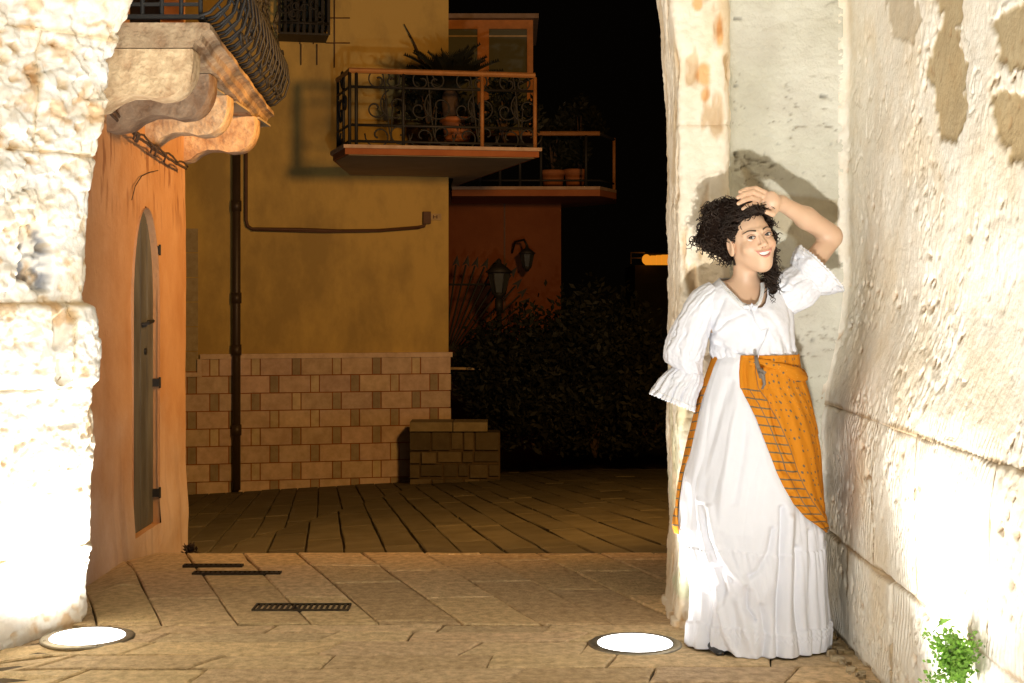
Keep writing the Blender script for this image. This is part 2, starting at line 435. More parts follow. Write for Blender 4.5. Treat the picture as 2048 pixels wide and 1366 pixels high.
def pxmask(p, cx, cy, rx, ry, soft=.35, nz=.5, seed=5):
    px, py = pix(p); r = np.hypot((px-cx)/rx, (py-cy)/ry)+nz*fbm(p*14, 4, seed)
    return 1-sstep(1-soft, 1+soft, r)
def polymask(p, poly, wob=10, seed=3, soft=4):
    """soft signed mask of an image-traced outline on the wall surface"""
    px, py = pix(p); w = fbm(p*14, 4, seed, .6)*wob*1.5; px = px+w; py = py+fbm(p*14, 4, seed+9, .6)*wob*1.5
    inside = np.zeros(px.shape, bool); dmin = np.full(px.shape, 1e9)
    n = len(poly)
    for i in range(n):
        x0, y0 = poly[i]; x1, y1 = poly[(i+1) % n]
        c = ((y0 > py) != (y1 > py)) & (px < (x1-x0)*(py-y0)/((y1-y0) or 1e-9)+x0)
        inside ^= c
        t = np.clip(((px-x0)*(x1-x0)+(py-y0)*(y1-y0))/((x1-x0)**2+(y1-y0)**2+1e-9), 0, 1)
        dmin = np.minimum(dmin, np.hypot(px-x0-t*(x1-x0), py-y0-t*(y1-y0)))
    sd = np.where(inside, dmin, -dmin)
    return sstep(-soft, soft, sd)
def l_disp(p, U, Z):
    big_ = fbm(p*2.3, 3, 1)*.035
    n = fbm(p*np.array([7, 7, 6]), 5, 2, .55)
    ridg = (1-np.abs(n)*2.4); ridg = np.clip(ridg, -.5, 1)
    rough = .5+.5*sstep(.4, 1.3, Z)
    pits = np.clip(fbm(p*19, 3, 4)-.22, 0, 1)
    rm = .25+.75*sstep(-.2, .25, fbm(p*1.9, 3, 19)); rough = rough*rm
    F1, F2, cid = worley(p*np.array([9, 9, 11])+fbm(p*6, 2, 14)[..., None]*.5, 31)
    f1, f2, ci2 = worley(p*np.array([24, 24, 26]), 37)
    d = big_+ridg*.010*rough+((cid-.5)*.026+(ci2-.5)*.009-.014*np.exp(-(F2-F1)/.07))*rough-pits*.10*rough+fbm(p*np.array([30, 30, 16]), 4, 8)*.016*rough+fbm(p*60, 3, 6)*.003
    hole = polymask(p, [(48, 455), (80, 440), (100, 470), (112, 520), (108, 575), (85, 590), (60, 560), (40, 560), (52, 510)], 8)
    h2 = polymask(p, [(115, 720), (140, 712), (140, 760), (128, 770), (112, 765)], 5)
    ch = polymask(p, [(112, 640), (150, 600), (160, 618), (135, 680), (112, 700)], 5)
    d = d-hole*.05-h2*.05-ch*.025
    return d, (pits, ridg, hole)
def l_col(p, q, d, e, U, Z, ex):
    pits, ridg, hole = ex
    c = np.ones(p.shape)
    w = sstep(-.15, .35, fbm(p*5, 4, 21))[..., None]
    c = c*(1-w*np.array([.02, .09, .20]))
    pp = np.clip(pits*5, 0, 1)[..., None]; c = c*(1-pp*np.array([.12, .25, .42]))
    oc = sstep(.20, .40, fbm(p*np.array([11, 11, 9]), 4, 33))[..., None]; c = c*(1-oc*np.array([.14, .32, .50]))
    c = c*(1-hole[..., None]*np.array([.68, .66, .60])*sstep(-.25, .1, fbm(p*17, 3, 35))[..., None])
    j = np.exp(-(np.maximum(e, 0)/.010)**2)[..., None]; c = c*(1-j*np.array([.25, .35, .5]))
    return c
pier = thing('gate_pier', 'bright rough eroded limestone pier beside the orange house', 'stone pier', (-1.7, 5.64, 0))
uc = lsf.L-.52
U0 = uc-1.35
rows = [(-.06, .31, (-.62,)), (.31, .935, (-.75, )), (.935, 1.255, (-.9, -.115)),
        (1.255, 1.84, (-.55,)), (1.84, 2.30, (-.28,)), (2.30, 2.85, (-.62,))]
for z0, z1, cuts in rows:
    us = [U0]+[uc+c for c in cuts if uc+c > U0+.1]+[lsf.L]
    for i in range(len(us)-1):
        block(lsf, us[i], us[i+1], z0, z1, .0068, l_disp, l_col, M['limestone'], pier, jd=.014, prot=random.uniform(-.004, .004), jw=.007)
core(lsf, -.1, 2.85, l_disp, pier)
# the wall that carries on towards the viewer, outside the frame
nu = 50; U, Z = np.meshgrid(np.linspace(0, U0+.02, nu), np.linspace(-.1, 2.85, 50)); p, nn = lsf.ev(U, Z)
q = p+nn*(fbm(p*3, 4, 1)*.03-.01)[..., None]
put('side_wall', q.reshape(-1, 3), gridF(nu, 50), M['limestone'], pier, True, col=(1, 1, 1))

# right side: reveal, jamb, plastered recess, side wall
redge = tab([(-200, 1300), (0, 1314), (50, 1322), (100, 1327), (160, 1331), (350, 1334), (480, 1336), (800, 1335), (1100, 1335), (1180, 1333), (1225, 1329), (1262, 1324), (1300, 1322)])
def r_shift(u, z, s):
    py = HY-(z-CAMZ)*FPX/6.0
    dx = (redge(py)-1335)/FPX*6.0
    w = 1-sstep(.45, .75, u)
    lean = .10*sstep(.70, 1.35, z)*sstep(.95, 1.22, u)
    return dx*w+lean, dx*0
rp = [(.655, 6.02), (.648, 5.50), (.835, 5.49), (.862, 5.62), (1.235, 5.64), (1.225, 3.05), (1.10, .6)]
rsf = Surf(rp, .035, r_shift, side=1)
# arc positions of the corners
def arc_at(x, y):
    i = np.argmin(np.hypot(rsf.P[:, 0]-x, rsf.P[:, 1]-y)); return rsf.S[i]
u_j0, u_j1, u_r0, u_r1, u_end = arc_at(.648, 5.50), arc_at(.835, 5.49), arc_at(.862, 5.62), arc_at(1.235, 5.64), arc_at(1.225, 3.05)
def j_disp(p, U, Z):
    d = fbm(p*3, 3, 41)*.012+fbm(p*np.array([16, 16, 5]), 4, 42)*.010+fbm(p*60, 2, 43)*.003
    pits = np.clip(fbm(p*np.array([20, 20, 6]), 3, 44)-.2, 0, 1); d = d-pits*.06
    return d, (pits,)
def j_col(p, q, d, e, U, Z, ex):
    c = np.ones(p.shape)*np.array([1.0, .93, .82])
    pp = np.clip(ex[0]*6, 0, 1)[..., None]; c = c*(1-pp*np.array([.2, .32, .45]))
    w = sstep(.0, .3, fbm(p*np.array([9, 9, 2.2]), 4, 47))[..., None]; c = c*(1-w*np.array([.12, .20, .32]))
    for cx_, cy_, rx, ry in ((1408, 150, 14, 26), (1410, 190, 10, 16), (1395, 8, 9, 14), (1440, 60, 6, 30)):
        m_ = pxmask(p, cx_, cy_, rx, ry)[..., None]; c = c*(1-m_*np.array([.08, .40, .65]))
    gr = sstep(.05, .35, fbm(p*6, 3, 48))[..., None]*sstep(1.5, .2, Z)[..., None]; c = c*(1-gr*np.array([.18, .06, .16]))
    return c
def p_disp(p, U, Z):     # recess plaster
    d = fbm(p*3, 3, 51)*.010+fbm(p*np.array([18, 18, 24]), 4, 52)*.006+fbm(p*75, 2, 53)*.003
    cr = np.abs(fbm(p*np.array([5, 5, 11]), 4, 54)); crack = (1-sstep(0, .018, cr))*sstep(-.1, .2, fbm(p*3, 2, 57))
    pits = np.clip(fbm(p*26, 2, 55)-.52, 0, 1)
    # cast shadow of the arm, put into the plaster colour and slight relief
    br = polymask(p, [(1480, 318), (1530, 378), (1580, 388), (1678, 402), (1700, 420), (1700, 470), (1600, 520), (1590, 480), (1500, 420)], 6, 8)
    d = d-crack*.010-pits*.05-br*.008
    return d, (crack, pits, br)
def p_col(p, q, d, e, U, Z, ex):
    crack, pits, br = ex
    c = np.ones(p.shape)*np.array([1.0, .99, .95])
    c = c*(1-crack[..., None]*np.array([.4, .45, .5]))*(1-np.clip(pits*6, 0, 1)[..., None]*.45)
    w = sstep(-.2, .4, fbm(p*2.5, 4, 56))[..., None]; c = c*(1-w*np.array([.10, .10, .14]))
    c = c*(1-br[..., None]*np.array([.22, .30, .40]))  # shadow tint of the arm
    return c
# side wall: plaster with fallen patches above, tooled blocks below
patchA = [(1850, 140), (1862, 100), (1880, 40), (1870, -20), (1930, -20), (1925, 30), (1908, 60), (1935, 130), (1930, 190), (1945, 240), (1915, 290), (1885, 285), (1870, 230), (1862, 170)]
patchB = [(1985, 188), (2010, 180), (2060, 190), (2060, 345), (2030, 330), (2005, 280), (1990, 230)]
patchC = [(1990, 40), (2020, 10), (2060, -10), (2060, 130), (2030, 150), (2000, 120)]
patchD = [(1765, 20), (1790, -20), (1830, -20), (1850, 40), (1830, 90), (1790, 80)]
def s_disp(p, U, Z):
    d0 = fbm(p*2.2, 3, 61)*.016
    cm_ = sstep(-.05, .3, fbm(p*2.6, 3, 69)); pits = np.clip(fbm(p*np.array([31, 31, 24]), 3, 64)-.25, 0, 1)*(.15+.85*cm_)
    crk = (1-sstep(0, .014, np.abs(fbm(p*np.array([4, 4, 3]), 4, 68))))*sstep(0, .2, fbm(p*2, 2, 70))
    dn_ = fbm(p*9, 4, 62)*.0030+fbm(p*np.array([50, 50, 30]), 4, 63)*.007*(.25+.75*cm_)-crk*.006
    up = sstep(.86, .95, Z)
    groove = np.abs(np.sin((p[..., 1]*1.0+p[..., 2]*.18+fbm(p*4, 2, 65)*.06)*2*PI/.052))
    tool = (1-up)*(1-sstep(0, .55, groove))*sstep(-.25, .3, fbm(p*np.array([8, 8, 3]), 3, 66))
    A = polymask(p, patchA, 14, 5, 3)+polymask(p, patchB, 14, 6, 3)+polymask(p, patchC, 18, 7, 4)+.6*polymask(p, patchD, 16, 7, 3); A = np.clip(A, 0, 1)
    d = d0+dn_*(1-.6*A)-pits*.06*(1-.8*A)-tool*.014-A*.007+up*.004
    return d, (pits, tool, A, up)
def s_col(p, q, d, e, U, Z, ex):
    pits, tool, A, up = ex
    c = np.ones(p.shape)*np.array([1.0, .98, .94])
    w = sstep(-.1, .4, fbm(p*np.array([4, 4, 3]), 4, 71))[..., None]; c = c*(1-w*np.array([.02, .07, .15]))
    c = c*(1-np.clip(pits*6, 0, 1)[..., None]*np.array([.2, .33, .45]))
    c = c*(1-tool[..., None]*np.array([.10, .18, .28]))
    c = c*(1-A[..., None]*np.array([.46, .55, .70]))
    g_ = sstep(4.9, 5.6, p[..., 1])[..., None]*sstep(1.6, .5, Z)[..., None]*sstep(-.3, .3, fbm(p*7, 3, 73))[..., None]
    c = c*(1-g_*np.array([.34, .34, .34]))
    j = np.exp(-(np.maximum(e, 0)/.008)**2)[..., None]*(1-up[..., None]); c = c*(1-j*np.array([.4, .5, .62]))
    return c
gate = thing('gate_wall', 'pale stone gate wall with jamb, plastered recess and pitted side behind the woman', 'stone wall', (.9, 5.6, 0))
block(rsf, 0, u_r0-.03, .02, 1.06, .007, j_disp, j_col, M['limestone'], gate, jd=.012, jw=.008)
block(rsf, 0, u_r0-.03, 1.06, 1.95, .007, j_disp, j_col, M['limestone'], gate, jd=.010, jw=.008)
block(rsf, 0, u_r0-.03, 1.95, 2.85, .007, j_disp, j_col, M['limestone'], gate, jd=.010, jw=.008)
block(rsf, 0, u_r0-.03, -.1, .02, .007, j_disp, j_col, M['limestone'], gate, jd=.0, jw=.008, prot=.012)
block(rsf, u_r0-.035, u_r1-.01, -.1, 2.85, .0065, p_disp, p_col, M['plaster'], gate, name='recess_plaster', jd=.0, smooth=True)
def yu(y): return u_r1+(5.64-y)
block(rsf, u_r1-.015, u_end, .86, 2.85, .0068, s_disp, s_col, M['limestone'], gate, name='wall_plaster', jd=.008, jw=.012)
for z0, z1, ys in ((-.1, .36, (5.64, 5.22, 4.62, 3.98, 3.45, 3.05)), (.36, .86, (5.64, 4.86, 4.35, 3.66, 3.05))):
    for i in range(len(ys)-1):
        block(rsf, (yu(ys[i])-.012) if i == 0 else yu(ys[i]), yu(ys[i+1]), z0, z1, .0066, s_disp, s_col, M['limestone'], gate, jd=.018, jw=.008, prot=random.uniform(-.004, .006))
core(rsf, -.1, 2.85, lambda p, U, Z: (fbm(p*3, 2, 1)*.005, 0), gate, dep=.045)
U, Z = np.meshgrid(np.linspace(u_end-.02, rsf.L, 40), np.linspace(-.1, 2.85, 40)); p, nn = rsf.ev(U, Z)
put('side_wall', (p+nn*(fbm(p*3, 4, 1)*.03-.01)[..., None]).reshape(-1, 3), gridF(40, 40), M['limestone'], gate, True, col=(1, 1, 1))
# masonry behind both faces and the arch that carries over the passage, above the frame
MB().box((.72, 5.74, -.3), (6, 6.05, 4.6)).box((1.42, 0, -.3), (6, 5.74, 2.84)).build('backing', M['mortar'], gate)
MB().box((-6, 5.80, -.5), (-1.95, 6.10, 4.6)).build('backing', M['mortar'], pier)
# arch intrados and vault of the passage
vt = MB(); nA = 24
def arc_pts(x0, x1, z0, rise, n=nA):
    return [(x0+(x1-x0)*.5*(1-math.cos(PI*k/n)), z0+rise*math.sin(PI*k/n)) for k in range(n+1)]
pa = arc_pts(-1.45, .56, 2.80, .75)
V = [(x, 6.10, z) for x, z in pa]+[(x, 5.55, z) for x, z in pa]
for k, (x, z) in enumerate(pa): pass
top = [(x, 6.10, 4.6) for x, z in pa]; top2 = [(x, 5.55, 4.6) for x, z in pa]
V += top+top2; m_ = len(pa); F = []
for k in range(m_-1):
    F += [(k, k+1, m_+k+1, m_+k), (k, 2*m_+k, 2*m_+k+1, k+1), (m_+k, m_+k+1, 3*m_+k+1, 3*m_+k), (2*m_+k, 3*m_+k, 3*m_+k+1, 2*m_+k+1)]
put('gate_arch', V, F, M['limestone'], None, False, col=(1, 1, 1), cat='arch', label='pale stone arch spanning the passage above the woman and the pier')
pv = arc_pts(-4.6, 1.9, 2.60, 1.3)
V = [(x, y, z) for y in (5.62, 4.4, 3.1, 1.8, .5, -1.2) for x, z in pv]
vv = np.array(V); 
put('passage_vault', vv, gridF(nA+1, 6), M['limestone'], None, True, col=(1, 1, 1), cat='vault', label='plastered barrel vault over the passage in front of the arch')
# ------------------------------------------------------------------ orange house with the stone balcony
XF = -1.97
oh = thing('orange_house', 'orange plastered house with a tall narrow arched door beside the rough pier', 'house', (XF, 7.6, -.27))
def of_disp(Y, Z): 
    p = np.stack([Y*0, Y, Z], -1); return fbm(p*1.6, 3, 11)*.008+fbm(p*7, 3, 12)*.003
dy0, dy1 = XF*FPX/(263-CX), XF*FPX/(315.5-CX)
dcy, dhw = (dy0+dy1)/2, (dy1-dy0)/2
dz_top = CAMZ+(590-415)/FPX*dcy
def in_door(y, z): 
    zs = dz_top-dhw*1.9
    if z < .02: return False
    if z < zs: return abs(y-dcy) < dhw
    return ((y-dcy)/dhw)**2+((z-zs)/(dz_top-zs))**2 < 1
Yg = np.linspace(5.9, 8.63, 230); Zg = np.linspace(-.45, 3.4, 300)
Y_, Z_ = np.meshgrid(Yg, Zg)
X_ = XF+of_disp(Y_, Z_)
# plaster skirt thickening towards the ground
X_ = X_+.022*(1-sstep(-.05, .32, Z_))*(1+.5*fbm(np.stack([Y_, Y_, Z_], -1)*5, 3, 13))
edge = 1-sstep(0, .05, 8.63-Y_); X_ -= edge*.02
Y_ = Y_+edge*0.018*fbm(np.stack([Y_*0, Y_*0+3, Z_], -1)*4, 3, 15)
V = np.stack([X_, Y_, Z_], -1).reshape(-1, 3)
F = gridF(len(Yg), len(Zg))
ctr = V[F].mean(1)
zs_ = dz_top-dhw*1.9
ind = (np.abs(ctr[:, 1]-dcy) < dhw)*(ctr[:, 2] > .02)*(ctr[:, 2] < zs_)
ind = ind | ((ctr[:, 2] >= zs_) & ((((ctr[:, 1]-dcy)/dhw)**2+((ctr[:, 2]-zs_)/(dz_top-zs_))**2) < 1))
Fk = F[~ind.astype(bool)]
# whitish lamp glow put into the base colour; paint wear: brown rain streaks
pp = V
c = np.ones((len(V), 3))
wb = sstep(.75, .05, V[:, 2]+.25*fbm(pp*3, 3, 16)); wb = wb[:, None]
c = c*(1-wb)+wb*np.array([1.12, 1.55, 2.6])
st = sstep(.05, .4, fbm(pp*np.array([1, 14, .9]), 4, 17))[:, None]*sstep(1.3, .2, V[:, 2])[:, None]
c = c*(1-st*np.array([.16, .17, .16]))
st = (sstep(.2, .42, fbm(pp*np.array([1, 30, 4]), 3, 18))*sstep(1.5, 2.0, V[:, 2])*(.3+.7*(np.abs(V[:, 2]-1.9) < .25)))[:, None]
c = c*(1-st*np.array([.45, .55, .6]))
put('wall', V, Fk[:, ::-1], M['orange_wall'], oh, True, col=c)
# door reveal, door leaf with planks, hinges, pull and keyhole
rv = MB(); n = 26; op = [(dcy-dhw, .02), (dcy-dhw, zs_)]+[(dcy-dhw*math.cos(PI*k/n), zs_+(dz_top-zs_)*math.sin(PI*k/n)) for k in range(1, n)]+[(dcy+dhw, zs_), (dcy+dhw, .02)]
V = []
for dxx in (.012, -.13):
    V += [(XF+dxx-(0.0), y, z) for y, z in op]
mm = len(op); F = [(k, (k+1) % mm, mm+(k+1) % mm, mm+k) for k in range(mm)]
put('door_reveal', V, F, M['orange_wall'], oh, False, col=(1, 1, 1))
xd = XF-.035
door = put('door', [(xd, y, z) for y, z in op], [tuple(range(mm))], M['door'], oh, False, org=(xd, dcy, .02))
for k in range(4):
    y0 = dcy-dhw+2*dhw*k/4+.004; y1 = dcy-dhw+2*dhw*(k+1)/4-.004
    def zt(y): 
        return zs_+(dz_top-zs_)*math.sqrt(max(0, 1-((y-dcy)/dhw)**2))-.006
    P_ = [(y0, .03), (y1, .03)]+[(y1+(y0-y1)*j/6, zt(y1+(y0-y1)*j/6)) for j in range(7)]
    V = [(xd+.002, y, z) for y, z in P_]+[(xd+.010, y, z) for y, z in P_]; q = len(P_)
    put('plank', V, [tuple(range(q, 2*q))]+[(i, (i+1) % q, q+(i+1) % q, q+i) for i in range(q)], M['door'], door, False)
for py in (500, 765, 985):
    z = CAMZ-(py-HY)/FPX*dy1
    MB().box((XF-.03, dy1-.02, z-.022), (XF+.014, dy1+.012, z+.022)).tube([(XF+.012, dy1+.0, z-.03), (XF+.012, dy1+.0, z+.03)], .007).build('hinge', M['iron'], door)
z = CAMZ-(645-HY)/FPX*dcy
MB().tube([(xd+.012, dcy+.02, z-.01), (xd+.045, dcy+.03, z-.004), (xd+.045, dcy+.13, z+.006), (xd+.012, dcy+.14, z+.0)], .010).build('pull', M['iron'], door)
z = CAMZ-(704-HY)/FPX*dcy
MB().tube([(xd+.008, dcy+.09, z), (xd+.02, dcy+.09, z)], .018, 10).build('lock', M['iron'], door)
# end wall of the house facing the far street (seen only edge on) and its inside
MB().box((-5.5, 8.60, -.6), (XF-.03, 8.66, 3.6)).build('end_wall', M['orange_wall'], oh)
# surface cable sagging over the facade, from the corner to the pier
cb = MB(); pts = []
for k in range(40):
    t = k/39; px = 222+(372-222)*t; py = 222+(330-222)*t+10*math.sin(PI*t)*(.6)+random.uniform(-1.5, 1.5)
    Yc = XF*FPX/(px-CX)
    if Yc > 8.6: break
    pts.append(Vector(((XF+.055)*1.0, Yc*(XF+.055)/XF, CAMZ-(py+8-HY)/FPX*Yc*(XF+.055)/XF)))
cb.tube(pts, .008, 5); cb.tube([p+Vector((.01, 0, .016+.008*math.sin(i*.9))) for i, p in enumerate(pts)], .006, 5)
for i in (4, 11, 12, 13, 20, 22, 27):
    if i < len(pts): cb.tube([pts[i]+Vector((.0, -.02, .02)), pts[i]+Vector((.02, 0, 0)), pts[i]+Vector((0, .02, -.035))], .006, 5)
o = cb.build('dried_vine', M['bark'], None, True, label='thin dark dried vine sagging across the orange wall under the corbels', cat='vine')
cb = MB(); pts = []
for px, py in ((255, 400), (262, 372), (275, 352), (292, 344), (308, 341)):
    Yc = XF*FPX/(px-CX); pts.append((XF+.022, Yc, CAMZ-(py-HY)/FPX*Yc))
cb.tube(pts, .003, 4).build('crack_line', M['bark'], oh)
# corbels: long scroll-ended brackets
tips = [((385, 98), 6.2), ((421, 147), 6.9), ((456, 190), 7.64), ((511, 236), 8.55)]
zc = 2.365
cols = [(1.3, 1.25, 1.1), (.55, .50, .48), (1.15, 1.12, 1.05), (1.15, 1.05, .95)]
for i, ((px, py), Yc) in enumerate(tips):
    xt = (px-CX)/FPX*Yc; h = .215; w = .17
    prof = [(XF-.05, zc), (xt-.004, zc), (xt, zc-.012)]
    for k in range(1, 13):
        a = PI/2*k/12; prof.append((xt-.125*(1-math.cos(a)), zc-.05-(h-.05)*math.sin(a)))
    prof += [(xt-.16, zc-h-.004), (xt-.22, zc-h+.012), (xt-.29, zc-h+.012), (xt-.35, zc-h-.012), (xt-.40, zc-h-.05), (xt-.47, zc-h-.065), (XF-.05, zc-h-.065)]
    n = len(prof); V = []
    for yy, s in ((Yc, .985), (Yc+.012, 1), (Yc+w-.012, 1), (Yc+w, .985)):
        cz = zc-.1
        V += [(XF+(x-XF)*s if x > XF else x, yy, cz+(z-cz)*s) for x, z in prof]
    F = [tuple(range(n)), tuple(range(3*n, 4*n))[::-1]]
    for r in range(3):
        F += [(r*n+k, r*n+(k+1) % n, (r+1)*n+(k+1) % n, (r+1)*n+k) for k in range(n)]
    o = put('corbel', V, F, M['balcony_stone'], oh, False, col=cols[i])
    o.data.polygons.foreach_set('use_smooth', np.ones(len(o.data.polygons), bool)); 
    if hasattr(o.data, 'set_sharp_from_angle'): o.data.set_sharp_from_angle(angle=.6)
# balcony slab with a moulded nosing all along its edge
zt_ = 2.478
E0 = Vector(((412-CX)/FPX*6.2, 6.2)); E1 = Vector((-1.56, 9.2))
mold = [(0.0, zt_), (.015, zt_-.004), (.018, zt_-.03), (.0, zt_-.036), (-.02, zt_-.05), (-.03, zt_-.075), (-.05, zt_-.088), (-.058, zt_-.105), (-.075, zt_-.11)]
ed = (E1-E0).normalized(); en = Vector((ed.y, -ed.x))   # outward (+X)
V = []; rows_ = 60
for r in range(rows_+1):
    b = E0.lerp(E1, r/rows_)
    for (o_, z) in mold:
        w = .003*math.sin(r*.45)+.0015*math.sin(r*1.3)
        V.append((b.x+en.x*(o_+w), b.y+en.y*(o_+w), z+.001*math.sin(r*.7)))
k = len(mold); nv = len(V)
F = [(r*k+i, r*k+i+1, (r+1)*k+i+1, (r+1)*k+i) for r in range(rows_) for i in range(k-1)]
# near face with the same profile
colr = []
for r in range(rows_+1):
    t = .75+.35*math.sin(r*.55+1)*math.sin(r*.21)
    for i in range(k): colr.append((t*1.0, t*.92, t*.82))
V += [(XF-.6, E0.y+0.0, zt_), (XF-.6, E0.y, zt_-.11), (XF-.6, E1.y, zt_), (XF-.6, E1.y, zt_-.11)]; colr += [(1.15, 1.1, 1)]*4
F += [tuple([nv]+list(range(k))+[nv+1]), tuple([nv+2, nv+3]+[rows_*k+i for i in range(k-1, -1, -1)])]
F += [(nv, nv+2, rows_*k, 0), (nv+1, k-1, rows_*k+k-1, nv+3)]
slab_ = put('balcony_slab', V, F, M['balcony_stone'], oh, False, col=colr)
for j in range(4):   # square coffers between the corbels on the soffit
    y0 = 6.45+j*.72; MB().box((XF+.08, y0, zt_-.122), (XF+.44, y0+.4, zt_-.110)).build('soffit_panel', M['soffit'], oh)
# pot-bellied wrought iron railing
rl = MB().bar((E0.x-.03, E0.y+.03, zt_+.03), (E1.x-.03, E1.y-.03, zt_+.03), .03, .018).bar((XF-.3, E0.y+.03, zt_+.03), (E0.x-.03, E0.y+.03, zt_+.03), .03, .018).bar((XF-.3, E0.y+.03, zt_+.085), (E0.x-.03, E0.y+.03, zt_+.085), .014).build('iron_railing', M['iron'], oh)
def belly(bx, by, nx_, ny_, s, r=.010):
    prof = [(0, .03), (.04, .045), (.085, .10), (.105, .19), (.095, .30), (.055, .42), (.02, .54), (.0, .66), (-.0, .92)]
    pts = [(bx+nx_*o*s, by+ny_*o*s, zt_+z) for o, z in prof]
    return MB().tube(pts, r, 6)
nb = 34
for i in range(nb):
    t = i/(nb-1); b = E0.lerp(E1, t)
    belly(b.x-.03, b.y, en.x, en.y, 1.15+.25*(i % 2), .0075).build('baluster', M['iron'], rl, True)
for i in range(5):
    x = E0.x-.03-i*.085
    belly(x, E0.y+.03, 0, -1, .0, .011).build('baluster', M['iron'], rl, True)
sc = MB()
rs = random.Random(11)
for i in range(110):   # scrollwork leaves woven between the bars
    t = rs.random()**.7; b = E0.lerp(E1, t); z = zt_+rs.uniform(.05, .62); o_ = .07+.06*math.sin(min(1, (z-zt_)/.45)*PI)
    pts = []; R = rs.uniform(.025, .05); a0 = rs.uniform(0, 6)
    for k in range(14):
        a = a0+k*.48; rr = R*(1-k/16); pts.append((b.x-.03+en.x*o_, b.y+ed.y*rr*math.cos(a), z+rr*math.sin(a)))
    sc.tube(pts, .007, 4)
for j in range(7):
    z = zt_+.08+j*.075; o_ = .04+.085*math.sin(min(1, (z-zt_)/.5)*PI)
    sc.tube([(E0.x-.03+en.x*o_, E0.y, z), (E1.x-.03+en.x*o_, E1.y, z)], .006, 4)
sc.build('scrollwork', M['iron'], rl, True, kind='stuff')
# balcony door shutters of the orange house, seen above the slab
sh = MB(); x0, x1 = (322-CX)/FPX*7.3, (366-CX)/FPX*7.3
sh.box((x0, 7.3, zt_+.01), (x1, 7.33, zt_+1.9)).build('shutter', M['frame'], oh)
for k in range(9):
    z = zt_+.03+k*.024; MB().box((x0+.01, 7.285, z), (x1-.01, 7.302, z+.014)).build('slat', M['frame'], oh)
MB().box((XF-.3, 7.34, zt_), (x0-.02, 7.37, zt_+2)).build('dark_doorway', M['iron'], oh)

# ------------------------------------------------------------------ ochre house: far wall, stone tiles, balcony
K = 1.6
def wy(X): return 16.77+.21*X       # plan line of its facade
def wallp(px, py, off=0):
    a = (px-CX)/FPX; Y = (16.77-off)/(1-.21*a); return P(px, py, Y)
ocx = wallp(900, 700)
och = thing('ochre_house', 'ochre plastered corner house with a pale stone tile base across the street', 'house', (wallp(640, 960).x, wallp(640, 960).y, -.95))
a = wallp(150, 700); b = wallp(897, 700)
V = [(a.x, a.y, -2), (b.x, b.y, -2), (b.x, b.y, 8), (a.x, a.y, 8), (b.x-.5, b.y+5.5, -2), (b.x-.5, b.y+5.5, 8), (a.x, a.y+5.5, -2), (a.x, a.y+5.5, 8)]
put('wall', V, [(0, 1, 2, 3), (1, 4, 5, 2), (4, 6, 7, 5), (6, 0, 3, 7)], M['ochre_wall'], och, False)
# local frame of the facade: s along, z up, o outwards
fd = Vector((b.x-a.x, b.y-a.y, 0)).normalized(); fo = Vector((fd.y, -fd.x, 0))
S0 = b.copy(); S0.z = 0
def wp(s, z, o=0): return S0+fd*s+Vector((0, 0, z))+fo*o
def s_of(px): 
    q = wallp(px, 700); return -(Vector((q.x, q.y, 0))-S0).length if px < 897 else (Vector((q.x, q.y, 0))-S0).length
def fbox(mb, s0, s1, z0, z1, o0, o1):
    V = [wp(s0, z0, o1), wp(s1, z0, o1), wp(s1, z0, o0), wp(s0, z0, o0), wp(s0, z1, o1), wp(s1, z1, o1), wp(s1, z1, o0), wp(s0, z1, o0)]
    return mb.add(V, [(0,3,2,1),(4,5,6,7),(0,1,5,4),(1,2,6,5),(2,3,7,6),(3,0,4,7)])
zr = CAMZ-(712-HY)/FPX*16.6        # top of the tile base (at the right end)
zT = CAMZ-(710.5-HY)/FPX*16.55
ch = 34.6/FPX*16.3
s_left = s_of(330); s_400 = s_of(400); s_end = s_of(900)
fbox(MB(), s_400, s_end+.02, zT-.02, zT+.035, 0, .06).build('trim', M['tile'], och).data.color_attributes.new('Col', 'FLOAT_COLOR', 'POINT').data.foreach_set('color', [1.1]*32)
fbox(MB(), s_400-.03, s_400+.02, zT-ch-.02, zT-.021, 0, .06).build('trim', M['tile'], och).data.color_attributes.new('Col', 'FLOAT_COLOR', 'POINT').data.foreach_set('color', [1.1]*32)
fbox(MB(), s_left, s_400-.031, zT-ch-.02, zT-ch+.03, 0, .06).build('trim', M['tile'], och).data.color_attributes.new('Col', 'FLOAT_COLOR', 'POINT').data.foreach_set('color', [1.1]*32)
bw, sw, gp = 62/FPX*16.4, 17.5/FPX*16.4, .012
rt = random.Random(5)
fbox(MB(), s_left, s_end-.01, zT-9*ch, zT-.021, .002, .016).build('tile_bed', M['terracotta_edge'], och)
for r in range(9):
    z1 = zT-.022-r*ch; z0 = z1-ch+gp
    s = s_end+.005; 
    first = True; ph = r % 2
    seq = 0
    # pattern from the right corner: alternate rows shifted by half a period
    s = s_end+.005+(0 if ph == 0 else (bw+sw)/2-.02)
    while s > s_left:
        w = bw if seq % 2 == 0 else sw
        hi, lo = s-gp/2, s-w+gp/2
        hi = min(hi, s_end+.004)
        lo2 = max(lo, s_left if r > 0 else s_400+.022)
        if hi-lo2 > .04 and not (r == 0 and hi < s_400+.05):
            t = rt.uniform(.88, 1.10)
            if seq % 2 and rt.random() < .8: t *= .62
            col = (t, t*rt.uniform(.94, 1.0), t*rt.uniform(.88, 1)) if seq % 2 == 0 else (t*.95, t, t*.85)
            pr = rt.uniform(.034, .044) if seq % 2 == 0 else rt.uniform(.028, .036)
            m_ = fbox(MB(), lo2, hi, z0, z1, .012, pr)
            c_ = wp((lo2+hi)/2, z0, 0)
            m_.build('tile', M['tile'], och, col=col)
        s -= w; seq += 1
